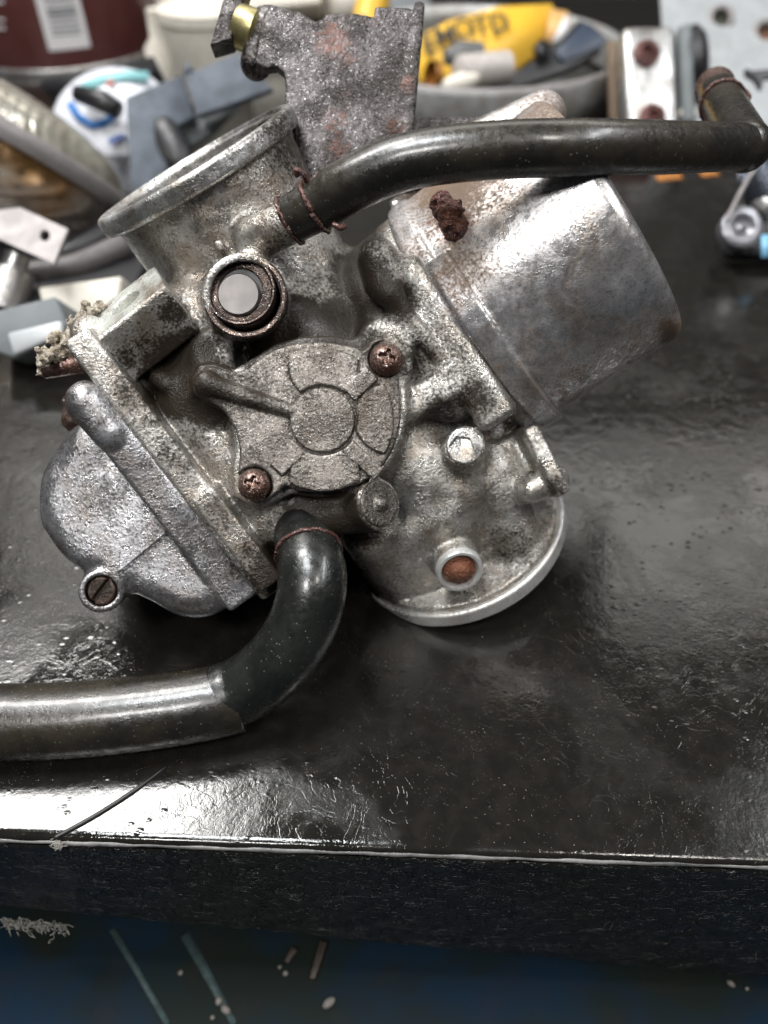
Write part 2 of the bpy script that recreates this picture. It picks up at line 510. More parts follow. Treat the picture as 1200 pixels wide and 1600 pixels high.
M = {}
M['body'] = cast_metal('cast_aluminium_body', (.60, .585, .555), (.35, .32, .28), soil=.58, pit=.50, bumpd=.010, brown=.45, rough=.30, metallic=.82, oilcoat=.6, spark=.3)
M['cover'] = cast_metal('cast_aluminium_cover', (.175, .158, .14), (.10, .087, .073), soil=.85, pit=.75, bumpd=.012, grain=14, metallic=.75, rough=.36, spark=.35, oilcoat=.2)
M['cap'] = cast_metal('pale_aluminium_cap', (.60, .59, .60), (.42, .40, .39), soil=.9, pit=.45, rough=.30, metallic=.80, oilcoat=.25, bumpd=.0022, blotch=.8, grime=(.13, .085, .055), spark=.1, brown=.55, greasy=False)
M['bowl'] = cast_metal('oily_aluminium_bowl', (.38, .38, .395), (.24, .23, .23), soil=.6, pit=.6, bumpd=.007, rough=.30, spark=.22, oilcoat=.5)
M['machined'] = cast_metal('machined_aluminium', (.74, .74, .73), (.60, .60, .58), soil=.25, pit=.25, rough=.42, metallic=.6, bumpd=.003)
M['plate'] = cast_metal('rusty_zinc_plate', (.060, .052, .052), (.020, .015, .013), oilcoat=.35, spark=.25, rust=(.13, .04, .02), soil=.5, pit=.5, bumpd=.020, grain=11, rough=.27, metallic=.85)
M['redrust'] = cast_metal('red_rust', (.12, .030, .022), (.05, .014, .012), grime=(.02, .008, .006), soil=.8, pit=.4, bumpd=.03, grain=14, rough=.42, metallic=.25)
M['wire'] = cast_metal('rusty_wire', (.11, .048, .036), (.06, .025, .02), soil=.5, bumpd=.012, rough=.4, metallic=.4)
M['screw'] = cast_metal('rusty_screw_steel', (.20, .14, .12), (.10, .045, .03), soil=.7, pit=.4, bumpd=.006, rough=.3, metallic=.75)
M['rim'] = cast_metal('worn_inlet_rim', (.62, .62, .61), (.36, .35, .33), soil=.7, pit=.35, rough=.30, bumpd=.005, brown=.4)
M['brass'] = plain('brass_collar', (.42, .36, .17), .35, .85, .35)
M['darkring'] = cast_metal('brown_steel_seal', (.075, .05, .04), (.03, .021, .018), soil=.7, bumpd=.005, rough=.3, metallic=.7, pit=.2)
M['black'] = plain('black_recess', (.010, .009, .009), .45, 0, .3)
M['shaft'] = plain('clean_steel_shaft', (.12, .11, .107), .40, .5, .12, 2.0, .0015)
M['hose'] = rubber('brown_black_rubber', (.011, .010, .008), (.024, .020, .014), .28, .5)
M['hose2'] = rubber('green_black_rubber', (.007, .008, .007), (.014, .015, .013), .28, .55)
M['crust'] = cast_metal('dirt_crust', (.48, .43, .35), (.26, .21, .15), grime=(.08, .05, .03), soil=.5, bumpd=.05, grain=10, rough=.7, metallic=0.0, greasy=False)
# ------------------------------------------------------------------ the bench
def bench_mat(name, side=False):
    t = NT(name)
    big = t.noise(.35, 4, .6, .6); med = t.noise(2.2, 6, .62, .4, stretch=(1, 1, 1)); fine = t.noise(9.0, 5, .65)
    wr = t.vor(2.6, 'DISTANCE_TO_EDGE', stretch=(1.0, .55, 1)); 
    beads = t.vor(3.6, rnd=1.0, stretch=(.75, 1.3, 1)); bn = t.noise(.8, 3)
    wet = t.ramp(big, .42, .58)
    dust = t.math('MULTIPLY', t.ramp(t.vor(6.5), .05, .085, 1, 0), t.ramp(t.noise(1.6, 3), .46, .6))
    dust2 = t.math('MULTIPLY', t.ramp(t.vor(15.0), .06, .11, 1, 0), t.ramp(t.noise(.9, 3), .45, .62))
    ds = t.math('MAXIMUM', t.math('MULTIPLY', dust, .55), t.math('MULTIPLY', dust2, .7))
    col = t.mix(t.ramp(med, .35, .7), (.008, .0075, .0065), (.013, .0115, .0095))
    scr = t.math('MULTIPLY', t.ramp(t.noise(1.2, 2, .5, 0, stretch=(8, .35, 1, (0, 0, .9))), .70, .73), t.ramp(t.noise(.5, 2), .5, .6))
    col = t.mix(t.math('MULTIPLY', scr, .5 if side else 0.0), col, (.14, .13, .12))
    col = t.mix(ds, col, (.34, .31, .25))
    ro = t.mixf(wet, .20 if not side else .32, .05 if not side else .20)
    ro = t.math('ADD', ro, t.math('MULTIPLY', ds, .4))
    drop = t.math('MULTIPLY', t.ramp(beads, .0, .30, 1, 0), t.ramp(bn, .46, .62))
    leather = t.math('ADD', t.math('MULTIPLY', med, .9), t.math('MULTIPLY', fine, t.mixf(wet, .30, .10)))
    rn_ = t.noise(1.1, 4, .55, 1.2); rdg = t.ramp(t.math('ABSOLUTE', t.math('SUBTRACT', rn_, .5)), 0, .030)
    rn2 = t.noise(2.6, 3, .5, .8); rdg2 = t.ramp(t.math('ABSOLUTE', t.math('SUBTRACT', rn2, .48)), 0, .04)
    leather = t.math('ADD', leather, t.math('ADD', t.math('MULTIPLY', rdg, t.ramp(t.noise(.3, 2), .42, .6, .03, .15) if not side else 1.0), t.math('MULTIPLY', rdg2, .06 if not side else .6)))
    nb = t.bump(leather, .010 if not side else .045, 1.0)
    if not side:
        nb = t.bump(drop, .010, .8, nb)
    nb = t.bump(t.math('ADD', ds, t.math('MULTIPLY', scr, .2 if side else 0.0)), .010, .6, nb)
    return t.out(Base_Color=col, Roughness=ro, Normal=nb, Specular_IOR_Level=.50 if side else .62, IOR=1.5)
M['bench'] = bench_mat('oily_black_vinyl'); M['bench_side'] = bench_mat('dull_black_vinyl', True)
M['trim'] = plain('grey_worn_edging', (.03, .03, .03), .4, 0, .6, .35, .02, 9, col2=(.17, .165, .16))

eL = G(-400, 1308 - 14); eR = G(1600, 1350 + 14)
def lerp(a, b, t): return a + (b - a) * t
bench = thing('workbench', 'black vinyl covered workbench top wet and oily under the carburettor', 'workbench', lerp(eL, eR, .5) * (1, 1, 0))
dn = nrm(eR - eL); back = np.array([-dn[1], dn[0], 0.0])
# top sheet with a rolled front edge
nx = 60
vs = []; fs = []
prof = [(-.02, -.16), (.02, -.06), (.09, -.012), (.20, 0), (.24, 0), (.5, 0), (80, 0)]
eL2 = eL - dn * 60; eR2 = eR + dn * 60
for j, (b_, z_) in enumerate(prof):
    for i in range(nx + 1):
        p = lerp(eL2, eR2, i / nx) + back * b_; vs.append((p[0], p[1], z_))
for j in range(len(prof) - 1):
    for i in range(nx):
        a = j * (nx + 1) + i; fs.append((a, a + 1, a + nx + 2, a + nx + 1))
o = link_mesh('bench_top', np.array(vs), fs, M['bench'], bench)
# front panel, deeper to the right
zl, zr = -7.0, -7.0
vs = []; fs = []
for i in range(nx + 1):
    t_ = i / nx; p = lerp(eL2, eR2, t_)
    for b_, z_ in ((-.06, -.20), (-.10, -.3), (-.10, None), (.4, None)):
        # bottom edge fitted to two points of the photograph
        zz = z_ if z_ is not None else -4.85 - 2.5 * (p[0] + 7) / 14 + .05 * math.sin(p[0] * 1.7)
        zz = zz if z_ is not None else max(min(zz, -2), -9.2)
        q = p + back * b_; vs.append((q[0], q[1], zz))
for i in range(nx):
    for j in range(3):
        a = i * 4 + j; fs.append((a, a + 4, a + 5, a + 1))
link_mesh('front_panel', np.array(vs), fs, M['bench_side'], bench, smooth=False)
# bright edging bead
MB().tube([lerp(eL2, eR2, i / 900) + back * .00 + np.array([0, 0, -.165 + .010 * math.sin(i * .9) + random.uniform(-.006, .006)]) for i in range(901)], [.055 + .014 * math.sin(i * .37) * math.sin(i * .11) + random.uniform(-.006, .008) for i in range(901)], 10).build('edge_bead', M['trim'], bench)
# crease cut into the vinyl and a lint tuft at its end
cr0 = G(262, 1196, .012); cr1 = G(84, 1310, .012)
cs = spline([cr0, G(215, 1232, .012), G(160, 1268, .012), G(118, 1292, .012), cr1], 6)
MB().tube(cs, [.01 + .045 * math.sin(math.pi * min(1, (i + 1) / 9) * .5) for i in range(len(cs))], 8).build('vinyl_crease', M['black'], bench)

# blue painted sheet below the bench edge
def blue():
    t = NT('blue_green_painted_steel')
    n = t.noise(.10, 4, .6, .5); m = t.noise(.8, 5)
    c = t.mix(t.ramp(n, .44, .56), (.007, .012, .010), (.003, .015, .032))
    c = t.mix(t.math('MULTIPLY', t.ramp(m, .48, .72), .25), c, (.022, .014, .008))
    return t.out(Base_Color=c, Roughness=.65, Specular_IOR_Level=.2, Normal=t.bump(m, .02))
lower = MB().box(lerp(eL, eR, .5) * (1, 1, 0) + np.array([0, -10, -9.6]), (dn, back, np.array([0, 0, 1.0])), (80, 60, .25)).build('lower_shelf', blue(), label='blue green painted steel shelf below the bench edge')
lower['category'] = 'shelf'
ZS = -9.35
M['chalk'] = plain('pale_green_paint', (.05, .085, .085), .7, 0, .5)
M['crumb'] = plain('white_crumb', (.20, .185, .165), .7, 0, .3)
for (a, b, w0, w1) in (((176, 1452), (262, 1600), .10, .08), ((290, 1460), (366, 1600), .16, .09)):
    p = G(*a, ZS); q = G(*b, ZS); d = nrm(q - p); s_ = np.cross((0, 0, 1), d)
    MB().prism([p + s_ * w0 + (0, 0, .004), p - s_ * w0 + (0, 0, .004), q - s_ * w1 + (0, 0, .004), q + s_ * w1 + (0, 0, .004)], (0, 0, .01)).build('paint_streak', M['chalk'], lower)
for i, (x, y, r, el_) in enumerate(((514, 1567, .13, 1.7), (342, 1564, .11, 1.2), (353, 1578, .11, 1.6), (446, 1521, .08, 1.1), (282, 1520, .08, 1), (1142, 1537, .09, 1.5), (1167, 1545, .06, 1), (437, 1511, .06, 1), (332, 1590, .07, 1))):
    c = G(x, y, ZS + r * .8); a = .6 + i
    MB().ball(c, (r * el_, r, r * .8), (np.array([math.cos(a), math.sin(a), 0]), np.array([-math.sin(a), math.cos(a), 0]), np.array([0, 0, 1.0])), 10, 6).build('crumb', M['crumb'], None)
    o = bpy.data.objects[-1] if False else [q for q in COL.objects][-1]
    tag(o, ['largest white oval crumb on the blue shelf', 'upper of two white crumbs by the right paint streak', 'lower of two white crumbs by the right paint streak', 'grey crumb below the brown wood chip', 'lone grey crumb between the two paint streaks', 'oval white crumb at the right end of the shelf', 'tiny white crumb at the right end of the shelf', 'tiny grey crumb left of the brown chip', 'grey crumb at the bottom by the right paint streak'][i], 'crumb', 'crumbs on the blue shelf')
M['wood'] = plain('brown_wood_chip', (.035, .023, .016), .6, 0, .4)
for (a, b, w_, lab) in (((505, 1472), (490, 1532), .16, 'long brown wood chip under the bench edge'), ((460, 1482), (449, 1506), .14, 'short greyish wood chip under the bench edge')):
    p = G(*a, ZS + .1); q = G(*b, ZS + .05); d = nrm(q - p); s_ = nrm(np.cross((0, 0, 1), d))
    o = MB().prism([p + s_ * w_, p - s_ * w_ * .7, q - s_ * w_ * .9, q + s_ * w_ * .3], (0, 0, .12)).build('wood_chip', M['wood'], None, bevel=.03)
    tag(o, lab, 'wood chip', 'wood chips on the blue shelf')
# torn fluff hanging under the front panel at the left
M['fluff'] = plain('grey_fluff', (.22, .21, .185), .9, 0, .4)
mb = MB()
for k in range(190):
    rnd = random.Random(k); t_ = rnd.random()
    c = P(4 + 98 * t_, 1436 + 9 * t_ + abs(rnd.gauss(0, 9)) * (.5 + .5 * math.sin(k * .7 + t_ * 9) ** 2), 20.4 + rnd.uniform(-.2, .2))
    d = nrm([rnd.uniform(-1, 1), rnd.uniform(-.4, .4), rnd.uniform(-1, .2)]) * rnd.uniform(.04, .26) * (.4 if k % 3 else 1)
    mb.tube(spline([c - d, c + np.array([rnd.uniform(-.05, .05), rnd.uniform(-.06, .06), rnd.uniform(-.06, .03)]), c + d], 4), rnd.uniform(.006, .02), 5)
o = mb.build('torn_backing', M['fluff'], bench, kind='stuff')
# lint at the end of the crease
mb = MB()
for k in range(24):
    rnd = random.Random(k + 99); c = G(88 + rnd.gauss(0, 5), 1318 + rnd.gauss(0, 5), .02)
    c[2] = -.02 - .02 * rnd.random(); d = nrm([rnd.uniform(-1, 1), rnd.uniform(-1, 1), rnd.uniform(-.3, .3)]) * rnd.uniform(.04, .12)
    mb.tube(spline([c - d, c + d * .2 + np.array([0, -.02, .02]), c + d], 3), .010, 5)
tag(mb.build('lint_tuft', M['fluff'], None), 'small grey lint tuft caught at the end of the crease', 'lint')
# ------------------------------------------------------------------ the clutter behind
ZW = np.array([0, 0, 1.0]); YW = np.array([0, 1.0, 0])
def heap(name, label, cat, group=None, at=(0, 0, 0)):
    return thing(name, label, cat, at, group)
M['can'] = plain('brown_red_can_paint', (.115, .035, .032), .38, 0, .2, .5, .002, 3, col2=(.14, .05, .046))
M['steel'] = cast_metal('bright_dull_steel', (.60, .60, .59), (.42, .41, .40), soil=.2, pit=.2, bumpd=.004, rough=.34, rust=(.20, .10, .05))
M['chrome'] = cast_metal('rusty_chrome', (.74, .71, .66), (.50, .27, .09), blotch=.28, brown=.3, soil=.0, pit=.05, bumpd=.001, rough=.14, rust=(.50, .22, .06), grime=(.22, .10, .03), spark=.05)
M['white'] = plain('cream_white_plastic', (.66, .62, .54), .5, 0, .12)
M['whitep'] = plain('white_print', (.70, .68, .68), .5, 0, .05)
M['dark'] = plain('black_plastic', (.014, .014, .016), .4, 0, .3)
M['slate'] = plain('slate_blue_card', (.085, .10, .125), .7, 0, .35, .9)
M['slate2'] = plain('grey_card', (.15, .165, .17), .7, 0, .15, .6)
M['yellow'] = plain('yellow_carton', (.78, .46, .045), .45, 0, .12, .5)
M['ink'] = plain('black_ink', (.03, .022, .012), .6)
M['pgrey'] = plain('pale_grey_paint', (.42, .44, .45), .45, .2, .15, .8, .003, 6)
M['ringm'] = cast_metal('worn_grey_ring_metal', (.50, .51, .51), (.36, .36, .35), soil=.55, pit=.15, rough=.40, metallic=.55, bumpd=.004, brown=.5, blotch=.5, spark=.05)
M['galv'] = plain('galvanised_strip', (.27, .25, .245), .55, .3, .2, 1.2)
M['orange'] = plain('orange_print', (.42, .16, .03), .6, 0, .5, 1.5)
M['teal'] = plain('teal_print', (.22, .48, .50), .5, 0, .2); M['blue'] = plain('blue_print', (.02, .17, .50), .4); M['film'] = plain('white_film', (.62, .63, .68), .35, 0, .15, 1.0, .03, 1.2)
M['brownsteel'] = cast_metal('dark_brown_steel', (.17, .13, .11), (.09, .065, .05), soil=.6, bumpd=.01, rough=.4, metallic=.6)
M['wallp'] = plain('dim_grey_wall', (.10, .095, .09), .8)

wall = MB().box(np.array([0, 104, 20.0]), (RT, YW, ZW), (110, 1, 50)).build('back_wall', M['wallp'], kind='structure', label='dim grey wall behind the bench')

# --- brown red can
cR = 7.6; fc = G(110, 120); cx = -25.6; cyy = fc[1] + cR
can = thing('paint_can', 'brown red metal can with white barcode label and small print', 'can', (cx, cyy, 0))
MB().lathe((cx, cyy, 0), ZW, [(.15, cR - .15), (.35, cR), (19, cR), (19.3, cR - .2)], 96, cap0=True, cap1=True).build('can_wall', M['can'], can, sharp=40)
MB().lathe((cx, cyy, 0), ZW, [(0, cR - .1), (0, cR + .12), (.25, cR + .16), (.45, cR + .05), (.45, cR - .1)], 96).build('can_rim', M['steel'], can, sharp=50)
def cyl_patch(mb, a0, a1, z0, z1, off=.03, slant=0.0, n=8):
    vs = []
    for i in range(n + 1):
        a = math.radians(a0 + (a1 - a0) * i / n)
        for z in (z0 + slant * i / n, z1 + slant * i / n):
            vs.append((cx + (cR + off) * math.sin(a), cyy - (cR + off) * math.cos(a), z))
    mb.add(vs, [(2 * i, 2 * i + 2, 2 * i + 3, 2 * i + 1) for i in range(n)])
yl = cyy - cR * .9
zb = H(76, yl)
lab = MB(); cyl_patch(lab, 12, 34, zb, zb + 9); lab.build('label', M['whitep'], can)
bars = MB(); z = zb + .9; rnd = random.Random(5)
while z < zb + 6:
    w_ = rnd.choice([.06, .06, .12, .18]); cyl_patch(bars, 16, 31, z, z + w_, .05); z += w_ + rnd.choice([.07, .1, .16])
bars.build('barcode', plain('grey_bar_print', (.20, .21, .23), .6), can)
txt = MB()
for k in range(6):
    z = H(55, yl) + k * .52; cyl_patch(txt, -30, -9 - (5 * (k % 3 == 0)) + k * 1.2, z, z + .16, .04)
txt.build('small_print', M['whitep'], can)

# --- headlamp: ribbed glass, steel rim, rusty chrome shell
hc_ = P(-12, 214, 37.5); hn = nrm(RT * .44 + UP * .88 - FW * .10); hR = 6.9
lamp = thing('headlamp', 'round motorcycle headlamp with ribbed glass and rusty chrome shell', 'headlamp', hc_ * (1, 1, 0))
def ribbed():
    t = NT('ribbed_glass'); w = t.n.new('ShaderNodeTexWave'); w.inputs['Scale'].default_value = .9; w.inputs['Distortion'].default_value = 1.0; w.bands_direction = 'X'
    t.l.new(t.co, w.inputs['Vector']); n = t.noise(.8, 4)
    return t.out(Base_Color=t.mix(t.ramp(n, .35, .65), (.46, .44, .37), (.33, .30, .24)), Roughness=.16, Metallic=.35, Normal=t.bump(w.outputs['Fac'], .022), Coat_Weight=.6, Coat_Roughness=.08)
MB().lathe(hc_, hn, [(.3, hR - .35), (.9, hR - .55), (1.5, hR * .84), (2.0, hR * .62), (2.3, hR * .35), (2.4, .01)], 96).build('glass', ribbed(), lamp)
MB().lathe(hc_, hn, [(-.5, hR - .2), (-.5, hR + .1), (-.2, hR + .25), (.15, hR + .22), (.35, hR), (.40, hR - .4)], 96).build('rim', M['galv'], lamp, sharp=60)
MB().lathe(hc_, hn, [(-.5, hR - .1), (-1.4, hR * .97), (-2.6, hR * .88), (-3.7, hR * .68), (-4.4, hR * .4), (-4.6, .01)], 72).build('shell', M['chrome'], lamp, attrs=None)
def rust_attr(o, amt):
    at = o.data.attributes.new('rust', 'FLOAT', 'POINT'); at.data.foreach_set('value', [amt] * len(o.data.vertices))
rust_attr([o for o in COL.objects if o.name == 'shell'][0], .30)

# --- drilled strip
def plate_px(name, pts, d, th, mat, parent=None, holes=(), tilt=None, **kw):
    """flat plate standing at depth d; optional holes get a dark recessed bush"""
    w = [P(x, y, d + (tilt(x, y) if tilt else 0)) for x, y in pts]
    return MB().prism(w, FW * th).build(name, mat, parent, **kw)
st = thing('drilled_strip', 'short pale steel strip with a round hole, lying below the headlamp', 'strip', P(50, 360, 31) * (1, 1, 0))
tl = lambda x, y: -(y - 360) * .012
w = MB(); outer = [(-60, 283), (106, 358), (84, 412), (-80, 338)]
hole = [(70 + 8 * math.cos(a), 368 + 9 * math.sin(a)) for a in np.linspace(0, 2 * math.pi, 17)[:-1]]
def plate_hole(outer, hole, d, th, tilt):
    """plate with one real hole: ring of quads between the hole and the outline"""
    n = len(hole); c = np.mean(hole, 0); out = []
    for h in hole:
        dx, dy = h[0] - c[0], h[1] - c[1]; best = 1e9
        for i in range(len(outer)):
            a, b = outer[i], outer[(i + 1) % len(outer)]; ex, ey = b[0] - a[0], b[1] - a[1]
            den = dx * ey - dy * ex
            if abs(den) < 1e-9: continue
            t = ((a[0] - c[0]) * ey - (a[1] - c[1]) * ex) / den; u = ((a[0] - c[0]) * dy - (a[1] - c[1]) * dx) / den
            if t > 0 and -1e-6 <= u <= 1 + 1e-6: best = min(best, t)
        out.append((c[0] + dx * best, c[1] + dy * best))
    # outline corners: snap nearest ray ends on to them
    for o_ in outer:
        i = min(range(n), key=lambda k: (out[k][0] - o_[0]) ** 2 + (out[k][1] - o_[1]) ** 2); out[i] = o_
    F = [P(x, y, d + tilt(x, y)) for x, y in hole] + [P(x, y, d + tilt(x, y)) for x, y in out]
    Bk = [p + FW * th for p in F]
    vs = F + Bk; m = 2 * n; fs = []
    for i in range(n):
        j = (i + 1) % n
        fs += [(i, j, n + j, n + i), (m + i, m + n + i, m + n + j, m + j), (i, m + i, m + j, j), (n + i, n + j, m + n + j, m + n + i)]
    return MB().add(vs, fs)
plate_hole(outer, hole, 30.5, .22, tl).build('strip_plate', M['galv'], st, smooth=False)

# --- printed packet
pk = thing('snack_packet', 'crumpled white plastic packet with blue and teal print behind the headlamp', 'packet', P(175, 180, 45) * (1, 1, 0))
fr = (RT, UP, -FW)
MB().ball(P(175, 185, 46), (3.6, 3.0, 1.0), (nrm(RT + UP * .25), nrm(UP - RT * .25), -FW), 28, 14).build('packet_film', M['film'], pk)
def strip_px(name, pts, w_, d, mat, parent, th=.05):
    s_ = [P(x, y, d) for x, y in pts]; mb = MB()
    L = []; R_ = []
    for i, p in enumerate(s_):
        t_ = nrm(s_[min(i + 1, len(s_) - 1)] - s_[max(i - 1, 0)]); nn = nrm(np.cross(t_, FW)); L.append(p + nn * w_ / 2); R_.append(p - nn * w_ / 2)
    return mb.prism(L + R_[::-1], FW * th).build(name, mat, parent)
strip_px('blue_band', [(108, 160), (122, 182), (142, 194), (160, 192), (178, 180)], .42, 44.8, M['blue'], pk)
strip_px('teal_band', [(128, 138), (160, 124), (200, 118), (232, 120)], .60, 45.1, M['teal'], pk)
strip_px('red_dot', [(166, 130), (178, 128)], .3, 44.9, plain('red_print', (.5, .12, .08), .5), pk)
strip_px('blue_letters', [(170, 222), (186, 214), (196, 212)], .35, 44.8, plain('pale_blue_print', (.16, .22, .50), .5), pk)

# --- slate coloured folded card (two pieces)
sl = thing('slate_box', 'slate blue grey cardboard piece with a dark fold, behind the inlet flange', 'cardboard', P(320, 180, 42) * (1, 1, 0))
plate_px('card_panel', [(287, 118), (370, 82), (426, 138), (345, 168), (308, 180)], 41.5, .5, M['slate'], sl, bevel=.05)
plate_px('card_panel', [(196, 152), (284, 116), (303, 182), (268, 200), (262, 245), (255, 330), (205, 300)], 42.0, .5, M['slate'], sl, bevel=.05, tilt=lambda x, y: (x - 250) * .01)
plate_px('card_edge', [(296, 178), (345, 165), (372, 160), (330, 205), (262, 250), (268, 205)], 43.4, .6, M['slate2'], sl)
plate_px('card_point', [(289, 94), (302, 108), (296, 116), (287, 118)], 41.7, .3, M['slate'], sl)
MB().ball(P(268, 225, 42.2), (.9, 1.7, .5), (nrm(RT + UP * .5), nrm(UP - RT * .5), -FW)).build('dark_slot', M['dark'], sl)
tag(MB().prism([P(x, y, 47) for x, y in ((60, 128), (130, 108), (240, 88), (250, 118), (190, 132), (120, 152), (75, 150))], FW * 3).build('rubber_pad', M['dark']), 'black rubber pad squeezed under the brown red can', 'rubber pad')
tag(MB().tube([P(120, 146, 44), P(160, 158, 43.6), P(185, 172, 43.5)], [.45, .6, .5], 14).build('cable_plug', M['dark']), 'small black cable plug on the printed packet', 'plug')

# --- cream shapes, pots and the shelf at the back
def blob(name, c, r, mat, label, cat, ax=None, group=None):
    return tag(MB().ball(c, r, ax, 24, 12).build(name, mat), label, cat, group)
shelf = MB().box(P(330, -10, 62), (nrm(RT + UP * .10), nrm(UP), -FW), (9, 2.4, 1.2)).build('white_shelf_board', M['white'], bevel=.2)
tag(shelf, 'cream white shelf board right of the brown red can', 'shelf board')
tag(MB().box(P(420, 28, 66), (nrm(RT + UP * .10), nrm(UP), -FW), (10, 1.2, 1.2)).build('dark_rail', M['dark'], bevel=.2), 'dark rail under the cream shelf board', 'rail')
pot = thing('white_pot', 'small cream plastic pot standing behind the slate cardboard', 'pot', G(300, 150))
pc = G(340, 150)
MB().lathe(pc + ZW * 0, ZW, [(0, 2.2), (3.2, 2.9), (4.6, 3.0), (4.7, 2.8)], 40, cap0=True, cap1=True).build('pot_wall', M['white'], pot, sharp=40)
MB().lathe(pc + ZW * 4.7, ZW, [(0, 3.1), (.6, 3.1), (.65, 2.9)], 40, cap0=True, cap1=True).build('pot_lid', M['white'], pot, sharp=40)
tag(MB().lathe(G(262, 145), ZW, [(0, 1.0), (2.8, 1.0), (3.4, .5), (5.0, .45)], 24, cap0=True, cap1=True).build('white_nozzle', M['white'], sharp=40), 'small cream nozzle bottle beside the can', 'nozzle')
tag(MB().lathe(P(585, -8, 60) , nrm(UP + RT * .2), [(-4, 1.3), (2, 1.3)], 24, cap0=True, cap1=True).build('yellow_tube', M['yellow'], sharp=40), 'yellow tube end standing behind the bracket', 'tube')
tag(MB().prism([P(x, y, 64) for x, y in ((480, -30), (575, -30), (575, 14), (500, 22))], FW * 2).build('cream_carton', M['white']), 'cream carton corner between bracket and yellow tube', 'carton')
tag(MB().box(P(610, 60, 68), (RT, UP, -FW), (3.5, 3.5, 1)).build('grey_carton', M['slate2'], bevel=.2), 'grey carton behind the tall bracket', 'carton')

# --- left lower clutter
tag(MB().tube(spline([P(-60, 455, 33), P(40, 430, 33.5), (P(120, 415, 34)), P(200, 380, 35)], 6), .55, 16).build('grey_hose_piece', plain('grey_rubber', (.10, .09, .09), .5)), 'grey rubber hose crossing behind the float bowl', 'hose')
tag(MB().tube(spline([P(-60, 420, 35), P(30, 418, 35.5), P(110, 395, 36), P(190, 350, 37)], 6), .6, 16).build('black_hose_piece', M['dark']), 'black rubber hose under the drilled strip', 'hose')
tag(MB().prism([P(x, y, 31.2) for x, y in ((58, 448), (150, 436), (190, 430), (185, 480), (150, 510), (70, 500))], FW * 2.0).build('cream_tray', M['white'], bevel=.15), 'cream plastic tray edge left of the slotted block', 'tray')
tag(MB().prism([P(x, y, 28.6) for x, y in ((-20, 488), (86, 462), (112, 520), (60, 548), (20, 560), (-20, 545))], FW * 2.2).build('grey_block', M['slate2'], bevel=.12), 'blue grey block at the left edge of the bench', 'block')
tag(MB().prism([P(x, y, 28.2) for x, y in ((10, 520), (95, 500), (100, 522), (20, 556))], FW * .4).build('light_block', M['pgrey'], bevel=.1), 'light grey slab lying on the blue grey block', 'slab')
tag(MB().lathe(P(14, 445, 32), nrm(UP + RT * .3), [(-1, .9), (.6, .9), (.7, .5), (1.3, .5)], 20, cap0=True, cap1=True).build('steel_fitting', M['steel'], sharp=40), 'small steel fitting above the blue grey block', 'fitting')
tag(MB().box(G(60, 560) + np.array([-5, 7, .35]), (RT, YW, ZW), (8, 5, .35)).build('black_case', M['dark'], bevel=.2), 'flat black case under the clutter at the left', 'case')

# --- headlamp ring with its contents
rn = G(740, 212); rR = 10.9; rc_ = rn + np.array([0, rR, 0]); rc_[0] = P(738, 100, 53.5)[0]
ring = thing('headlamp_ring', 'wide grey steel ring holding loose parts, behind the vacuum cap', 'ring', rc_)
MB().lathe(rc_, ZW, [(0, rR - .5), (0, rR - .1), (1.2, rR), (2.2, rR), (2.45, rR - .05), (2.6, rR - .3), (2.45, rR - .55), (1.5, rR - .65), (0.2, rR - .55)], 96).build('ring_wall', M['ringm'], ring)
MB().lathe(rc_ + ZW * 2.45, ZW, [(0, rR - .02), (.12, rR - .12), (.14, rR - .3), (0, rR - .45)], 96).build('ring_lip', M['galv'], ring)
MB().ball(P(678, 168, 47.6), (.35, .5, .2), (RT, UP, -FW)).build('rivet', M['steel'], ring)
def tpx(x, y): return (780 - x) * .010
yb = thing('yellow_carton', 'yellow carton printed with black capitals, leaning inside the ring', 'carton', P(770, 70, 56) * (1, 1, 0))
plate_px('carton_face', [(652, 58), (700, 33), (780, 10), (862, 6), (876, 48), (850, 75), (800, 110), (800, 132), (655, 150)], 55.5, .8, M['yellow'], yb)
plate_px('carton_flap', [(860, 14), (888, 18), (892, 40), (872, 60), (850, 68)], 55.2, .4, plain('faded_orange_carton', (.70, .40, .14), .5), yb)
def letters(s_, pos, rot, size, mat, parent, d, name='letter'):
    for ch, (x, y) in zip(s_, pos):
        cu = bpy.data.curves.new(name, 'FONT'); cu.body = ch; cu.offset = .0003; cu.size = size * S; cu.extrude = .0002; cu.align_x = 'CENTER'; cu.align_y = 'CENTER'
        t_ = bpy.data.objects.new('t', cu); COL.objects.link(t_); bpy.context.view_layer.update()
        me = bpy.data.meshes.new_from_object(t_.evaluated_get(bpy.context.evaluated_depsgraph_get())); bpy.data.objects.remove(t_)
        o = bpy.data.objects.new(name, me); COL.objects.link(o); me.materials.append(mat)
        o.parent = parent; o.location = Vector(P(x, y, d) * S) - parent.location
        o.rotation_euler = (Matrix((RT, UP, -FW)).transposed() @ Matrix.Rotation(math.radians(rot), 3, 'Z')).to_euler()
letters('EMOTD', [(670, 70), (695, 57), (725, 46), (752, 41), (781, 37)], 12, 1.95, M['ink'], yb, 55.1)
tag(MB().lathe(P(752, 88, 52.5), nrm(-RT - UP * .12 - FW * .2), [(0, .85), (1.7, .95), (1.9, .85), (2.1, .6), (2.6, .5)], 28, cap0=True, cap1=True).build('rubber_bung', plain('grey_rubber_knob', (.12, .12, .12), .5), sharp=40), 'dark grey rubber bung in front of the yellow carton', 'bung')
wd = thing('white_drum', 'off white plastic bush lying at the front of the ring', 'bush', P(745, 110, 50) * (1, 1, 0))
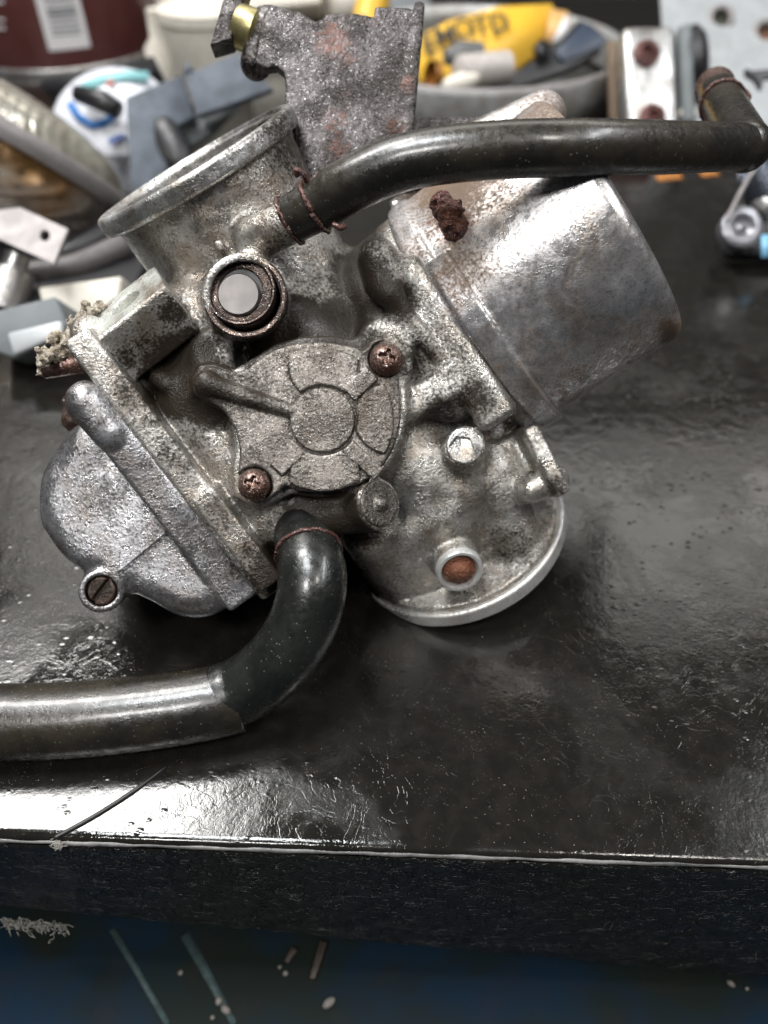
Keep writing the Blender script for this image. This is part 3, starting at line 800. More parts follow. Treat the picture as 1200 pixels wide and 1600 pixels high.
MB().lathe(P(795, 104, 50.6), nrm(-RT - UP * .30 - FW * .3), [(0, .7), (.1, .95), (3.6, 1.05), (3.8, .8)], 32, cap0=True, cap1=True).build('drum_wall', plain('greyish_white_plastic', (.50, .46, .43), .45), wd, sharp=40)
MB().ball(P(720, 128, 49.2), (1.3, .6, .5), (nrm(RT + UP * .2), UP, -FW)).build('drum_foot', M['white'], wd)
bp_ = thing('black_plastic_part', 'black and blue folded plastic part inside the ring on its right', 'plastic part', P(880, 80, 52) * (1, 1, 0))
plate_px('black_arm', [(760, 135), (850, 88), (905, 30), (925, 38), (948, 60), (940, 78), (880, 112), (800, 138)], 52.5, .7, M['dark'], bp_, bevel=.08)
plate_px('blue_panel', [(868, 80), (912, 34), (950, 60), (935, 74), (880, 96)], 52.2, .4, plain('blue_black_plastic', (.035, .05, .08), .4), bp_, bevel=.05)
plate_px('black_hook', [(834, 72), (846, 60), (858, 66), (858, 84), (842, 92)], 51.6, .5, M['dark'], bp_)
tag(plate_px('white_tag', [(862, 66), (884, 20), (892, 42), (878, 62)], 53.3, .2, M['whitep']), 'small white tag between carton and black plastic part', 'tag')
tag(MB().lathe(P(672, 118, 51), nrm(RT + UP * .2 + FW * .5), [(0, .9), (.5, .95), (.6, .4)], 20, cap1=True).build('orange_ferrule', plain('orange_brown_ferrule', (.34, .15, .03), .4, .4), sharp=40), 'orange brown ferrule at the left foot of the carton', 'ferrule')

# --- alloy bracket with two rusty socket bolts, black disc behind
ab = thing('alloy_clamp', 'bright alloy clamp block with two rusty socket bolts', 'clamp', P(1020, 190, 46) * (1, 1, 0))
ac = P(1017, 125, 45.5)
ax1, ax2 = nrm(RT + UP * .03), nrm(UP - RT * .04)
MB().box(ac + FW * .8, (ax1, ax2, -FW), (1.55, 3.2, .9)).build('clamp_block', M['steel'], ab, bevel=.35)
MB().box(P(1064, 130, 46.6), (ax1, ax2, -FW), (.35, 2.9, 1.2)).build('clamp_side', M['slate2'], ab, bevel=.2)
MB().lathe(P(1062, 105, 47.5), nrm(RT + UP * .1 - FW * .3), [(0, 2.1), (1.1, 2.1), (1.5, 1.6)], 40, cap0=True, cap1=True).build('black_disc', M['dark'], ab, sharp=40)
for (x, y) in ((1011, 82), (1020, 182)):
    c = P(x, y, 45.2)
    bl_ = MB().lathe(c + FW * .3, -FW, [(0, .80), (.35, .78), (.45, .66), (.45, .36), (.15, .30), (.15, .01)], 28).build('bolt', M['redrust'], ab, sharp=40)
tag(plate_px('brown_stick', [(950, 60), (972, 70), (968, 200), (955, 200)], 48, .5, plain('brown_wood', (.16, .11, .07), .6), bevel=.08), 'thin brown stick between the ring and the alloy clamp', 'stick')

# --- pale plate with grommets
gp = thing('perforated_sheet', 'pale grey sheet panel with round grommet holes at the upper right', 'panel', P(1130, 60, 50) * (1, 1, 0))
tg = lambda x, y: (x - 1100) * .006 - (y - 60) * .02
outer = [(1030, -40), (1290, -40), (1290, 230), (1075, 200), (1040, 120)]
def circ(cx_, cy_, rx, ry, n=24): return [(cx_ + rx * math.cos(a), cy_ + ry * math.sin(a)) for a in np.linspace(0, 2 * math.pi, n + 1)[:-1]]
plate_hole([(1030, -40), (1162, -40), (1162, 120), (1162, 240), (1075, 200), (1040, 120)], circ(1127, 28, 13, 14), 50, .15, tg).build('panel_sheet', M['pgrey'], gp, smooth=False)
plate_hole([(1162, -40), (1320, -40), (1320, 240), (1162, 240)], circ(1197, 50, 13, 14), 50, .15, tg).build('panel_sheet', M['pgrey'], gp, smooth=False)
for (x, y) in ((1127, 28), (1197, 50)):
    nrmv = -FW
    MB().lathe(P(x, y, 49.9 + tg(x, y)), nrmv, [(-.2, .55), (.08, .56), (.16, .68), (.10, .85), (-.02, .90)], 32).build('grommet', M['galv'], gp, sharp=60)
for (x, y, c_) in ((1127, 28, (.09, .10, .07)), (1197, 50, (.30, .15, .09))):
    MB().lathe(P(x, y, 50.6 + tg(x, y)), -FW, [(0, .9), (0, .01)], 24).build('backing', plain('backing_disc', c_, .7), gp)
tag(plate_px('black_strap', [(1165, 106), (1176, 110), (1240, 104), (1240, 118), (1195, 122), (1190, 140), (1180, 124), (1166, 116)], 40, .3, M['dark'], bevel=.04), 'black bent metal strap at the right edge above the hose elbow', 'strap')
blob('cream_pebble', P(1075, 178, 46), (.6, .35, .4), M['white'], 'small cream plastic cap beside the alloy clamp', 'cap')

# --- spring lever at the right edge
lv = thing('spring_lever', 'black lever with coil spring and grey roller at the right edge', 'lever', G(1160, 398))
rp = P(1158, 356, 34.5)
MB().lathe(rp, -FW, [(-.6, .85), (.15, .92), (.22, .80), (.22, .58), (.05, .42), (-.02, .30), (.10, .15), (.14, .01)], 40, cap0=True).build('roller', plain('grey_roller', (.25, .25, .27), .3, .5), lv, sharp=40)
MB().prism([P(x, y, 35.3) for x, y in ((1182, 270), (1240, 250), (1240, 400), (1150, 398), (1128, 380), (1150, 330), (1170, 300))], FW * .8).build('lever_body', M['dark'], lv, bevel=.08)
sprp = []
for i in range(120):
    a = i / 120 * 2 * math.pi * 6; t_ = i / 120
    c = P(1172 + 22 * t_, 258 + 40 * t_, 34.6)
    sprp.append(c + RT * .55 * math.cos(a) * .5 + UP * .0 + (nrm(UP + RT * .4)) * .75 * math.sin(a) - FW * .5 * math.cos(a))
MB().tube(sprp, .10, 8).build('coil_spring', plain('blued_spring_steel', (.08, .09, .11), .3, .8), lv)
MB().tube(spline([P(1180, 262, 34.3), P(1160, 295, 34.2), P(1140, 335, 34.0), P(1134, 345, 34.0)], 5), .10, 8).build('spring_arm', M['galv'], lv)
MB().box(P(1198, 385, 34.4), (RT, UP, -FW), (.25, .5, .05)).build('blue_sticker', plain('sky_blue_sticker', (.18, .42, .62), .5), lv)
MB().tube([P(1185, 330, 34.6), P(1230, 300, 34.6)], .5, 12).build('pivot', M['steel'], lv)
# orange label scraps behind
for i, (x, y, w_) in enumerate(((1045, 276, 1.0), (1108, 270, .7))):
    c = G(x, y, .03)
    tag(MB().box(c, (nrm(RT + YW * .2), YW, ZW), (w_ * .75, .45, .03)).build('orange_label', M['orange'], bevel=.02), ['wider orange paper scrap under the upper hose', 'smaller orange paper scrap under the hose near the elbow'][i], 'paper scrap', 'orange paper scraps')
tag(MB().box(G(970, 250) + ZW * .5, (RT, YW, ZW), (1.6, 1, .5)).build('dark_red_block', plain('dark_red_plastic', (.12, .02, .015), .4), bevel=.1), 'dark red plastic block behind the vacuum cap', 'block')
# filler parts deeper in the pile
M['pile'] = cast_metal('oily_scrap', (.22, .20, .18), (.08, .07, .06), soil=.8, bumpd=.01, rough=.4, metallic=.5)
# ------------------------------------------------------------------ the carburettor
base = G(560, 975)
carb = thing('carburettor', 'dirty oily aluminium carburettor with two rubber hoses, standing on the black bench top', 'carburettor', base)

SPOT = {  # first list: grime spots, plus shade painted into crevices and recesses
 'oil_and_shade': [(270, 640, 190, .34), (450, 820, 90, .35), (560, 480, 160, .30), (700, 520, 110, .34), (250, 600, 40, .75), (384, 465, 62, .8), (300, 545, 40, 1.3), (250, 610, 35, 1.2), (345, 585, 22, 1.2), (440, 520, 45, 1.1), (480, 500, 45, 1.1), (530, 800, 45, 1.2), (425, 870, 30, 1.2), (620, 470, 40, 1.1), (870, 760, 25, .7), (285, 590, 75, 1.5), (330, 520, 45, .7), (500, 470, 90, .5), (450, 490, 40, 1.4), (530, 515, 60, 1.3), (575, 450, 50, 1.3), (560, 430, 60, 1.0), (620, 480, 45, .75), (430, 560, 110, .7), (430, 380, 40, .5),
         (330, 640, 40, 1.2), (540, 520, 70, .9), (300, 690, 60, .45), (205, 610, 50, .55), (270, 700, 50, .5), (350, 800, 70, .45), (225, 545, 55, .55), (270, 490, 40, .7), (200, 560, 40, .6),
         (480, 800, 60, .9), (560, 830, 45, .8), (600, 880, 50, .3), (620, 300, 50, .6), (800, 860, 70, .5), (760, 850, 40, .3), (560, 360, 50, .9), (740, 620, 50, .7),
         (200, 600, 35, .55), (240, 655, 35, .5), (290, 720, 35, .5), (345, 795, 40, .5), (395, 860, 40, .55), (160, 560, 25, .3), (460, 240, 70, .6), (500, 280, 60, .6), (400, 250, 40, .35), (690, 640, 50, .6), (420, 900, 60, .8), (400, 850, 40, .5), (600, 940, 50, .6), (650, 560, 60, .6), (700, 560, 60, .45), (790, 690, 40, .2)],
 'rust': [(690, 500, 60, .38), (740, 600, 50, .32), (640, 400, 40, .25), (490, 240, 50, .3), (850, 820, 50, .4), (700, 800, 60, .22), (420, 850, 60, .15)],
 'pale': [(190, 462, 42, .95), (160, 500, 26, .85), (235, 432, 26, .7), (200, 360, 40, .25), (150, 500, 14, .5), (145, 540, 16, .5)],
}
# --- main casting
c_in = v(300, 252, -1.9); a_in = dirv(.525, .851, -.51)
c_out = v(716, 838, -4.9); a_out = dirv(.47, .88, -.67)
Mid = v(520, 590, -3.3)
E_ = v(953, 345, -2.0); B_ = v(730, 500, -3.4); a_cap = nrm(E_ - B_)
body = Cast((-8.2, -4.6, -8.4), (6.4, 11.0, 1.4), .05)
body.op(f_cyl(c_in + a_in * .25, c_in + a_in * 4.4, 2.62, .3, 2.45), 0)
body.op(f_cap(c_in + a_in * 3.6, Mid, 2.3, 2.35), .5)
off_ = nrm(np.cross(a_out, (0, 0, 1))) * .55
if off_[0] < 0: off_ = -off_
body.op(f_cap(Mid, c_out - a_out * 2.4 - off_ * .7, 2.35, 2.0), .6)
body.op(f_cyl(c_out - a_out * 3.0 - off_, c_out - a_out * .3 - off_, 2.05, .2, 2.10), .45)
body.op(f_cap(v(590, 830, -2.6), v(635, 890, -4.0), .95, 1.0), .8)
body.op(f_cyl(c_out - a_out * .62, c_out - a_out * .3, 3.02, .06), .1)
# diaphragm housing
body.op(f_cyl(B_ - a_cap * 2.05, B_ - a_cap * .25, 3.38, .55), .30)
body.op(f_cap(B_ - a_cap * 2.8, B_ - a_cap * 1.4, 2.0, 2.9), .4)
body.op(f_cyl(B_ - a_cap * .72, B_ - a_cap * .16, 3.42, .12), .06)
ap_ = nrm(np.cross(a_cap, (0, 0, 1))); an_ = np.cross(ap_, a_cap); an_ = an_ if an_[2] > 0 else -an_
body.op(f_box(v(708, 538, -.80), (ap_, a_cap, an_), (2.25, .48, .72), .22), .12)
body.op(f_cap(v(640, 520, -.9), v(705, 620, -1.0), .62), .3)
body.op(f_cap(v(612, 462, .1), v(775, 672, -.9), .21), .05)
body.op(f_cap(v(590, 405, -.1), v(600, 440, -.2), .5), .5)
# right screw lug of the housing
body.op(f_box(v(848, 722, -1.7), (dirv(.45, .89), dirv(.89, -.45), (0, 0, 1)), (.95, .22, .55), .12), .15)
body.op(f_cap(v(830, 765, -1.75), v(868, 748, -1.75), .36), .12)
body.op(f_box(v(790, 720, -2.5), (dirv(.87, -.5), dirv(.5, .87), (0, 0, 1)), (.8, .55, .55), .15), .25)
# front: bearing boss, cover seat, hose nipples, ear
body.op(f_cyl(v(383, 466, -1.6), v(384, 465, .26), .99, .08), .22)
body.op(f_cap(v(350, 395, -.7), v(342, 383, -.1), .13), .1)
body.op(f_poly([(300,590),(312,572),(335,570),(365,580),(395,562),(430,540),(470,528),(520,526),(560,534),(578,520),(610,512),(640,535),(642,575),(632,605),(634,640),(625,685),(605,725),(575,755),(530,772),(490,774),(455,768),(440,775),(425,782),(395,790),(368,775),(365,740),(370,700),(365,670),(352,642),(325,628),(303,612)], -3.0, .12, .12, grow=.05), .2)
body.op(f_cyl(v(600, 520, -2), v(601, 540, -.02), .62, .15), .35)
body.op(f_cap(v(400, 372, -.4), v(470, 340, .25), .50, .47), .35)
body.op(f_cap(v(560, 640, -1.2), v(690, 600, -1.4), .55), .4)
body.op(f_box(v(672, 618, -.62), (dirv(.88, -.47), dirv(.47, .88), (0, 0, 1)), (.75, .35, .5), .14), .3)
# stub with the slanted end, under the cover
body.op(f_cyl(v(470, 812, -.75), v(575, 792, -.45), .52, .12, .56), .2)
sf = v(594, 787, .05); sfa = nrm((.62, .10, .78))
body.op(f_cyl(sf - sfa * 1.7, sf - sfa * .03, .61, .05, .63), .08)
# hex plug seat and brass plug boss
body.op(f_cyl(v(735, 705, -2.0), v(726, 697, -.70), .50, .06), .22)
body.op(f_cap(v(690, 760, -2.2), v(640, 720, -1.9), 1.0), .6)
body.op(f_cyl(v(692, 828, -3.6), v(717, 889, -1.75), .72, .08, .62), .22)
body.op(f_cap(v(760, 740, -2.5), v(800, 830, -3.1), .75, .8), .5)
# left: casting between cover and bowl flange
body.op(f_cap(v(310, 640, -1.3), v(425, 800, -1.5), 1.0, 1.0), .5)
body.op(f_cap(v(270, 690, -1.6), v(390, 835, -1.9), .8, .9), .5)
body.op(f_cap(v(300, 500, -1.7), v(330, 620, -1.3), 1.0, .9), .5)
body.op(f_cyl(v(330, 560, -1.2), v(333, 548, -.3), .5, .2), .4)
e1 = dirv(.585, .811, -.16); e2 = dirv(-.81, .585); e3 = nrm(np.cross(e1, e2))
if e3[2] < 0: e3 = -e3
cfl = v(300, 722, -2.15)
body.op(f_box(cfl, (e1, e2, e3), (3.75, .34, 2.25), .12), .08)
body.op(f_box(v(382, 822, -1.8), (e1, e2, e3), (1.35, .30, 2.15), .06), .03)
body.op(f_cap(v(140, 522, -.35), v(165, 560, -.35), .45), .15)
# block with the slotted top
b_z = -.05
b1 = dirv(.58, .74, -.62); b2 = dirv(.80, -.60, 0); b3 = nrm(np.cross(b1, b2)); b3 = b3 if b3[2] > 0 else -b3
bc = v(225, 505, -.65)
body.op(f_box(bc, (b1, b2, b3), (.66, 1.02, .95), .05), .04)
body.op(f_cyl(bc - b1 * .9, bc - b1 * .35, .40, .02), 0, cut=True)
body.op(f_cap(v(240, 590, -1.2), v(300, 560, -1.4), .45), .35)
body.op(f_cap(v(248, 590, -.7), v(262, 600, -.5), .22), .2)
# lower hose nipple
body.op(f_cyl(v(468, 800, -1.6), v(474, 828, -.55), .80, .15), .25)
# linkage side towards the back, resting on the bench
body.op(f_box(v(520, 640, -6.2), (dirv(1, .1), dirv(.1, -1), (0, 0, 1)), (2.4, 2.2, 1.6), .5), .4)
# bores and joint grooves
body.op(f_cyl(c_in - a_in * 1, c_in + a_in * 3.2, 2.42, .05), .03, cut=True)
body.op(f_cyl(c_out - a_out * .5, c_out + a_out * 1, 2.3, .05), .02, cut=True)
body.op(f_cyl(v(384, 465, -.5), v(384, 465, .6), .80, .03), .02, cut=True)
body.floor()
o_body = body.build('body', M['body'], carb, SPOT)
del body

fl = around([c_out - a_out * .4, c_out], 3.4, .05)
fl.op(f_cyl(c_out - a_out * .50, c_out, 3.22, .06), 0)
fl.op(f_cyl(c_out - a_out * .9, c_out - a_out * .42, 3.08, .03), 0, cut=True)
fl.op(f_cyl(c_out - a_out * .2, c_out + a_out, 2.5, .05), .02, cut=True)
fl.floor()
fl.build('outlet_flange', M['machined'], carb, {'oil_and_shade': [(620, 955, 40, .5)]}, label='bright machined rim of the lower outlet')
il = around([c_in, c_in + a_in * .5], 3.1, .045)
il.op(f_cyl(c_in, c_in + a_in * .50, 2.93, .12), 0)
il.op(f_cyl(c_in - a_in * .3, c_in + a_in * .10, 2.66, .05), .02, cut=True)
il.op(f_cyl(c_in - a_in * .5, c_in + a_in * 1, 2.42, .05), .02, cut=True)
il.build('inlet_flange', M['rim'], carb, {'oil_and_shade': [(430, 190, 60, .55), (350, 230, 40, .3), (250, 300, 30, .25)], 'pale': [(165, 345, 30, .3)]}, label='chipped grey rim of the upper inlet')

# --- cover with its raised ribs
cv = Cast((-4.9, -.5, -.3), (1.2, 4.6, 1.1), .032)
OUT = [(301,592),(306,578),(320,570),(338,572),(358,580),(385,578),(398,566),(424,548),(455,537),(490,533),(525,535),(560,543),(574,546),(575,535),(590,528),(612,530),(630,545),(630,572),(622,592),(626,620),(627,650),(621,685),(608,715),(586,741),(556,759),(520,768),(485,769),(458,765),(445,757),(432,772),(410,783),(385,782),(370,765),(371,740),(374,712),(372,690),(366,668),(354,646),(338,633),(318,625),(304,611)]
cv.op(f_poly(round_poly(OUT), -.1, .46, .07), 0)
cc = v(504, 657, .46)
cv.op(f_cyl(cc + (0, 0, -.1), cc + (0, 0, .075), .735, .02), 0)
def ring_cut(cx, cy, r, w=.030, dep=.035, z=.46):
    c = v(cx, cy, z)
    def fn(X, Y, Z): return np.maximum(np.abs(np.sqrt((X - c[0]) ** 2 + (Y - c[1]) ** 2) - r) - w, np.abs(Z - z) - dep)
    return c - (r + .1, r + .1, .1), c + (r + .1, r + .1, .1), fn
# petals between the ribs
for (x, y, r) in ((505, 572, .80), (608, 655, .80), (508, 745, .80)):
    c = v(x, y, .46)
    def fn(X, Y, Z, c=c, r=r):
        d = np.maximum(np.sqrt((X - c[0]) ** 2 + (Y - c[1]) ** 2) - r, np.sqrt((X - cc[0]) ** 2 + (Y - cc[1]) ** 2) - 1.62)
        return np.maximum(np.maximum(d, .80 - np.sqrt((X - cc[0]) ** 2 + (Y - cc[1]) ** 2)), np.abs(Z - .46) - .06)
    cv.op((c - (1, 1, .1), c + (1, 1, .1), fn), .01)
# straight bars on the diagonals
for (x0, y0, x1, y1, w) in ((545, 617, 582, 583, .20), (468, 697, 432, 735, .20), (543, 697, 592, 742, .17)):
    a = v(x0, y0, .46); b = v(x1, y1, .46); d = nrm(b - a); L = np.linalg.norm(b - a)
    cv.op(f_box((a + b) / 2, (d, np.cross((0, 0, 1), d), (0, 0, 1)), (L / 2, w, .08), .02), .0)
for (x, y, r) in ((505, 572, .80), (608, 655, .80), (508, 745, .80)):
    lo_, hi_, g_ = ring_cut(x, y, r + .01, .014, .045)
    cv.op((lo_, hi_, lambda X, Y, Z, g_=g_: np.maximum(g_(X, Y, Z), np.maximum(np.sqrt((X - cc[0]) ** 2 + (Y - cc[1]) ** 2) - 1.6, .76 - np.sqrt((X - cc[0]) ** 2 + (Y - cc[1]) ** 2)))), .01, cut=True)
cv.op(ring_cut(504, 657, .755, .014, .045), .01, cut=True)
cv.op(f_cap(v(325, 600, .48), v(452, 642, .42), .235, .16), .06)
cv.op(f_cyl(v(325, 600, .2), v(325, 600, .60), .30, .14), .05)
cv.op(f_cyl(v(397, 758, .3), v(397, 758, .9), .42, .02), .02, cut=True)
cv.op(f_cyl(v(604, 560, .3), v(604, 560, .9), .42, .02), .02, cut=True)
COVSPOT = {'oil_and_shade': [(330, 600, 50, .7), (400, 620, 40, .5), (575, 540, 30, .5), (400, 720, 30, .4)], 'rust': [(620, 620, 40, .25)], 'pale': [(440, 690, 60, .22), (420, 545, 30, .35), (575, 590, 40, .18), (525, 650, 20, .3)]}
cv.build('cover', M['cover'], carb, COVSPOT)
del cv

# --- vacuum cap
cp_ = around([B_, E_], 4.3, .055)
cp_.op(f_cyl(B_ - a_cap * .18, B_ + a_cap * .45, 3.56, .10), 0)
cp_.op(f_cyl(B_ + a_cap * .2, E_ + a_cap * .12, 3.50, .36), .04)
# ears of the cap flange
_lo, _hi, _f = f_cyl(B_ + a_cap * .2, B_ + a_cap * .82, 3.68, .05)
_p = v(712, 385, 0); _n = dirv(.5, .86)
cp_.op((_lo, _hi, lambda X, Y, Z: np.maximum(_f(X, Y, Z), -((X - _p[0]) * _n[0] + (Y - _p[1]) * _n[1]))), .03)
cp_.op(f_box(B_ + a_cap * .25 + nrm(np.cross(a_cap, (0, 0, 1))) * -3.2 + (0, 0, .2), (nrm(np.cross(a_cap, (0, 0, 1))), a_cap, (0, 0, 1)), (.5, .35, .6), .1), .1)
# chamfered ridge at the far side (the corner that sticks up behind the hose)
rv = v(838, 170, -2.8)
cp_.op(f_cap(v(755, 222, -3.2), v(848, 180, -3.0), .62), .3)
cp_.floor()
cp_.build('vacuum_cap', M['cap'], carb, {'oil_and_shade': [(650, 560, 30, .3), (760, 640, 90, .35), (900, 600, 80, .3), (1000, 560, 70, .3), (820, 560, 60, .22), (720, 420, 60, .45), (700, 300, 80, .7), (640, 400, 50, .4), (1050, 520, 30, .7), (850, 180, 60, .5), (770, 290, 50, .4)], 'rust': [(705, 345, 75, .55), (1010, 440, 60, .22), (800, 480, 60, .2), (700, 470, 80, .45), (850, 640, 60, .3), (760, 600, 60, .3), (950, 540, 70, .25), (900, 600, 60, .25), (660, 400, 40, .3)], 'pale': [(930, 430, 60, .05)]})
del cp_

# --- float bowl
bw = Cast((-8.4, -3.4, -5.6), (-2.4, 3.6, 1.0), .045)
bw.op(f_poly(round_poly([(175,648),(138,668),(104,700),(76,736),(66,770),(66,808),(88,852),(122,886),(170,905),(240,935),(275,958),(318,962),(352,945),(420,915),(300,770)]), -4.6, -.45, .60, zref=-.8, grow=.10), 0)
bw.op(f_cap(v(150, 700, -1.2), v(95, 790, -1.4), .7, .6), .4)
fb = v(270, 752, -2.2) + e1 * .42
bw.op(f_box(fb, (e1, e2, e3), (2.98, .42, 2.24), .10), .08)
bw.op(f_cap(v(137, 628, .22), v(172, 676, .12), .50, .42), .08)
bw.op(f_cap(v(180, 905, -1.0), v(160, 922, -.95), .52, .50), .25)
bw.op(f_cyl(v(166, 915, -1.6), v(158, 924, -.42), .53, .08), .1)
bw.op(f_cyl(v(160, 921, -.9), v(157, 925, -.1), .37, .02), .02, cut=True)
# seam left by the mould
for a, b in (((185, 893), (290, 805)),):
    bw.op(f_cap(v(*a, -.30), v(*b, -.33), .045), .04)
bw.floor()
bw.build('float_bowl', M['bowl'], carb, {'oil_and_shade': [(170, 770, 60, .35), (380, 880, 70, .5), (110, 830, 50, .2), (250, 850, 60, .3), (160, 655, 16, .4)], 'rust': [(330, 890, 60, .15)], 'pale': [(175, 680, 30, .3), (230, 850, 6, .4)]})
del bw

# --- small turned parts
def wv(x, y, z=0.0): return loc2w(v(x, y, z))
ZA = -FW                                     # towards the lens
def pan_screw(px, py, z, r, mat, tilt=(0, 0), name='screw', label=None, depth=.2):
    ax = nrm(ZA + RT * tilt[0] + UP * tilt[1])
    c = wv(px, py, z)
    lc = np.array([0., 0, 0])
    axl = nrm((tilt[0], tilt[1], 1.0))
    lp = v(px, py, z)
    sc = Cast(lp - (r * 1.4, r * 1.4, .5), lp + (r * 1.4, r * 1.4, r * 1.1), .018)
    sc.op(f_cyl(lp - axl * .45, lp + axl * .02, r, .03), 0)
    sc.op(f_ball(lp - axl * (r * .55), r * 1.13), 0)
    q = f_cyl(lp - axl * .45, lp + axl * 1, r, .02)
    lo, hi, fn = q
    sc.a = np.maximum(sc.a, fn(*sc.block(sc.lo, sc.lo + sc.h * sc.n, 0)[1:])[:sc.n[0], :sc.n[1], :sc.n[2]].astype(np.float32))
    u = nrm(np.cross(axl, (.3, 1, 0))); w = np.cross(axl, u)
    top = lp + axl * r * .55
    for d1, d2 in ((u, w), (w, u)):
        sc.op(f_box(top, (d1, d2, axl), (r * .50, r * .13, .17), .02), .02, cut=True)
    sc.op(f_ball(top, r * .24), .04, cut=True)
    o = sc.build(name, mat, carb, label=label)
    return o
pan_screw(604, 561, .52, .385, M['screw'], (.05, .1), label='brown crosshead screw at the upper right of the cover')
pan_screw(396, 757, .52, .365, M['screw'], (-.05, .1), label='red rusted crosshead screw at the lower left of the cover')

# throttle shaft end in its seal
sb = wv(384, 466, -.4)
mb = MB(); mb.lathe(sb, ZA, [(0, .50), (.66, .50), (.68, .53), (.66, .70), (.70, .72), (.73, .75), (.73, .79), (.68, .815), (0, .82)], 64)
mb.build('shaft_seal', M['darkring'], carb, sharp=40)
MB().lathe(wv(382, 474, -.4), ZA, [(0, .49), (.74, .49), (.79, .455), (.79, 0.001)], 64, cap1=True).build('throttle_shaft', M['shaft'], carb, sharp=35)
MB().lathe(sb, ZA, [(.62, .001), (.62, .52)], 48).build('seal_recess', M['black'], carb)
MB().lathe(wv(384, 465, .22), ZA, [(0, .825), (.10, .825), (.13, .86), (.13, .93), (.10, .965), (0, .965)], 64).build('bearing_ring', M['darkring'], carb, sharp=40)

# hex socket plug
hp = wv(726, 697, -.68)
hx = Cast(v(726, 697, -1.0) - (.6, .6, .1), v(726, 697, -.2) + (.6, .6, .1), .02)
lp = v(726, 697, -.68)
hx.op(f_cyl(lp - (0, 0, .25), lp + (0, 0, .10), .45, .04), 0)
hexpts = [(726 + 21 * math.cos(math.radians(60 * k + 8)), 697 + 21 * math.sin(math.radians(60 * k + 8))) for k in range(6)]
hx.op(f_poly(hexpts, -.72, .1, .01), .01, cut=True)
hx.build('socket_plug', M['rim'], carb, {'oil_and_shade': [(745, 705, 20, .4)]})
MB().ball(wv(726, 698, -.86), (.22, .22, .08), (RT, UP, ZA)).build('dirt_in_socket', M['crust'], carb)

# rusty brass plug
bp = loc2w(v(717, 889, -1.75)); bax = nrm(loc2w(v(717, 889, -1.75)) - loc2w(v(692, 828, -3.6)))
bl = v(717, 889, -1.75); bal = nrm(v(717, 889, -1.75) - v(692, 828, -3.6))
bq = Cast(bl - (.7, .7, .5), bl + (.7, .7, .5), .025)
bq.op(f_cyl(bl - bal * .25, bl + bal * .10, .43, .08), 0)
bq.op(f_ball(bl + bal * .05, .30), .1)
bq.rough(.02, .08, 9)
bq.build('rusty_plug', M['redrust'], carb, {'rust': [(717, 889, 60, .8)]})
MB().lathe(loc2w(bl), bax, [(-.1, .47), (.12, .48), (.16, .50), (.16, .57), (.11, .60), (-.2, .62)], 48).build('plug_collar', M['machined'], carb, sharp=40)

# slotted drain screw in the bowl
dl = v(160, 922, -.62)
ds = Cast(dl - (.5, .5, .5), dl + (.5, .5, .45), .02)
ds.op(f_cyl(dl - (0, 0, .4), dl + (0, 0, .12), .345, .05), 0)
ds.op(f_box(dl + (0, 0, .12), (dirv(.6, -.8), dirv(.8, .6), (0, 0, 1)), (.5, .055, .12), .01), .02, cut=True)
ds.build('drain_screw', M['screw'], carb, {'oil_and_shade': [(160, 922, 30, .7)]}, label='black oily slotted screw at the foot of the float bowl')

# stub face
sc_ = Cast(sf - (.8, .8, .8), sf + (.8, .8, .6), .03)
sc_.op(f_cyl(sf - sfa * .35, sf + sfa * .02, .555, .05), 0)
sc_.op(f_ball(sf + sfa * .02, .16), .1)
sc_.build('stub_plug', M['cover'], carb, {'pale': [(597, 790, 10, .3)]})

# red corroded screw on the cap flange
rl = v(703, 335, .38)
rs = Cast(rl - (.75, .8, .6), rl + (.75, .8, .6), .03)
rs.op(f_cap(v(690, 318, .05), v(714, 360, -.02), .27, .32), 0)
for k in range(26):
    rnd = random.Random(k); q = rl + np.array([rnd.uniform(-.20, .22), rnd.uniform(-.32, .32), rnd.uniform(-.15, .0)])
    rs.op(f_ball(q, rnd.uniform(.07, .15)), .06)
rs.rough(.05, .10, 5)
rs.build('corroded_screw', M['redrust'], carb, {'rust': [(703, 340, 60, .6)]}, label='dark red corroded screw on the cap flange')
# screws at the bowl flange
for (x, y, z, r, lab) in ((120, 648, -1.0, .38, 'dark brown screw head under the bowl flange'),):
    l0 = v(x, y, z); q = Cast(l0 - (.7, .7, .7), l0 + (.7, .7, .7), .03)
    q.op(f_cap(v(x + 14, y - 4, z), v(x - 2, y + 8, z), r, r * .85), 0)
    for k in range(10):
        rnd = random.Random(k + 50); q.op(f_ball(l0 + np.array([rnd.uniform(-.3, .2), rnd.uniform(-.3, .35), rnd.uniform(-.1, .3)]), rnd.uniform(.08, .16)), .08)
    q.rough(.03, .12, 6)
    q.build('flange_screw', M['screw'], carb, {'oil_and_shade': [(x, y, 40, .5)]}, label=lab)
# crusted cable end on the left
cr = Cast(v(40, 600, -1.8), v(175, 430, .4) + (.2, .4, .2), .04)
for k in range(90):
    rnd = random.Random(900 + k); t = rnd.random()
    p = np.array(v(72 + 85 * t, 560 - 75 * t, -.7)) + np.array([rnd.gauss(0, .12), rnd.gauss(0, .09 + .10 * (1 - t)), rnd.gauss(0, .16)])
    cr.op(f_ball(p, rnd.uniform(.05, .13)), .05)
cr.op(f_cap(v(75, 565, -.8), v(150, 520, -.8), .26, .3), .08)
cr.rough(.05, .13, 3).rough(.06, .08, 4)
cr.build('crusted_cable_end', M['crust'], carb, label='pale crumbly dirt crust on the cable end')
MB().tube([wv(70, 578, -.85), wv(140, 566, -.8)], [.22, .24], 16).build('cable_ferrule', M['screw'], carb)

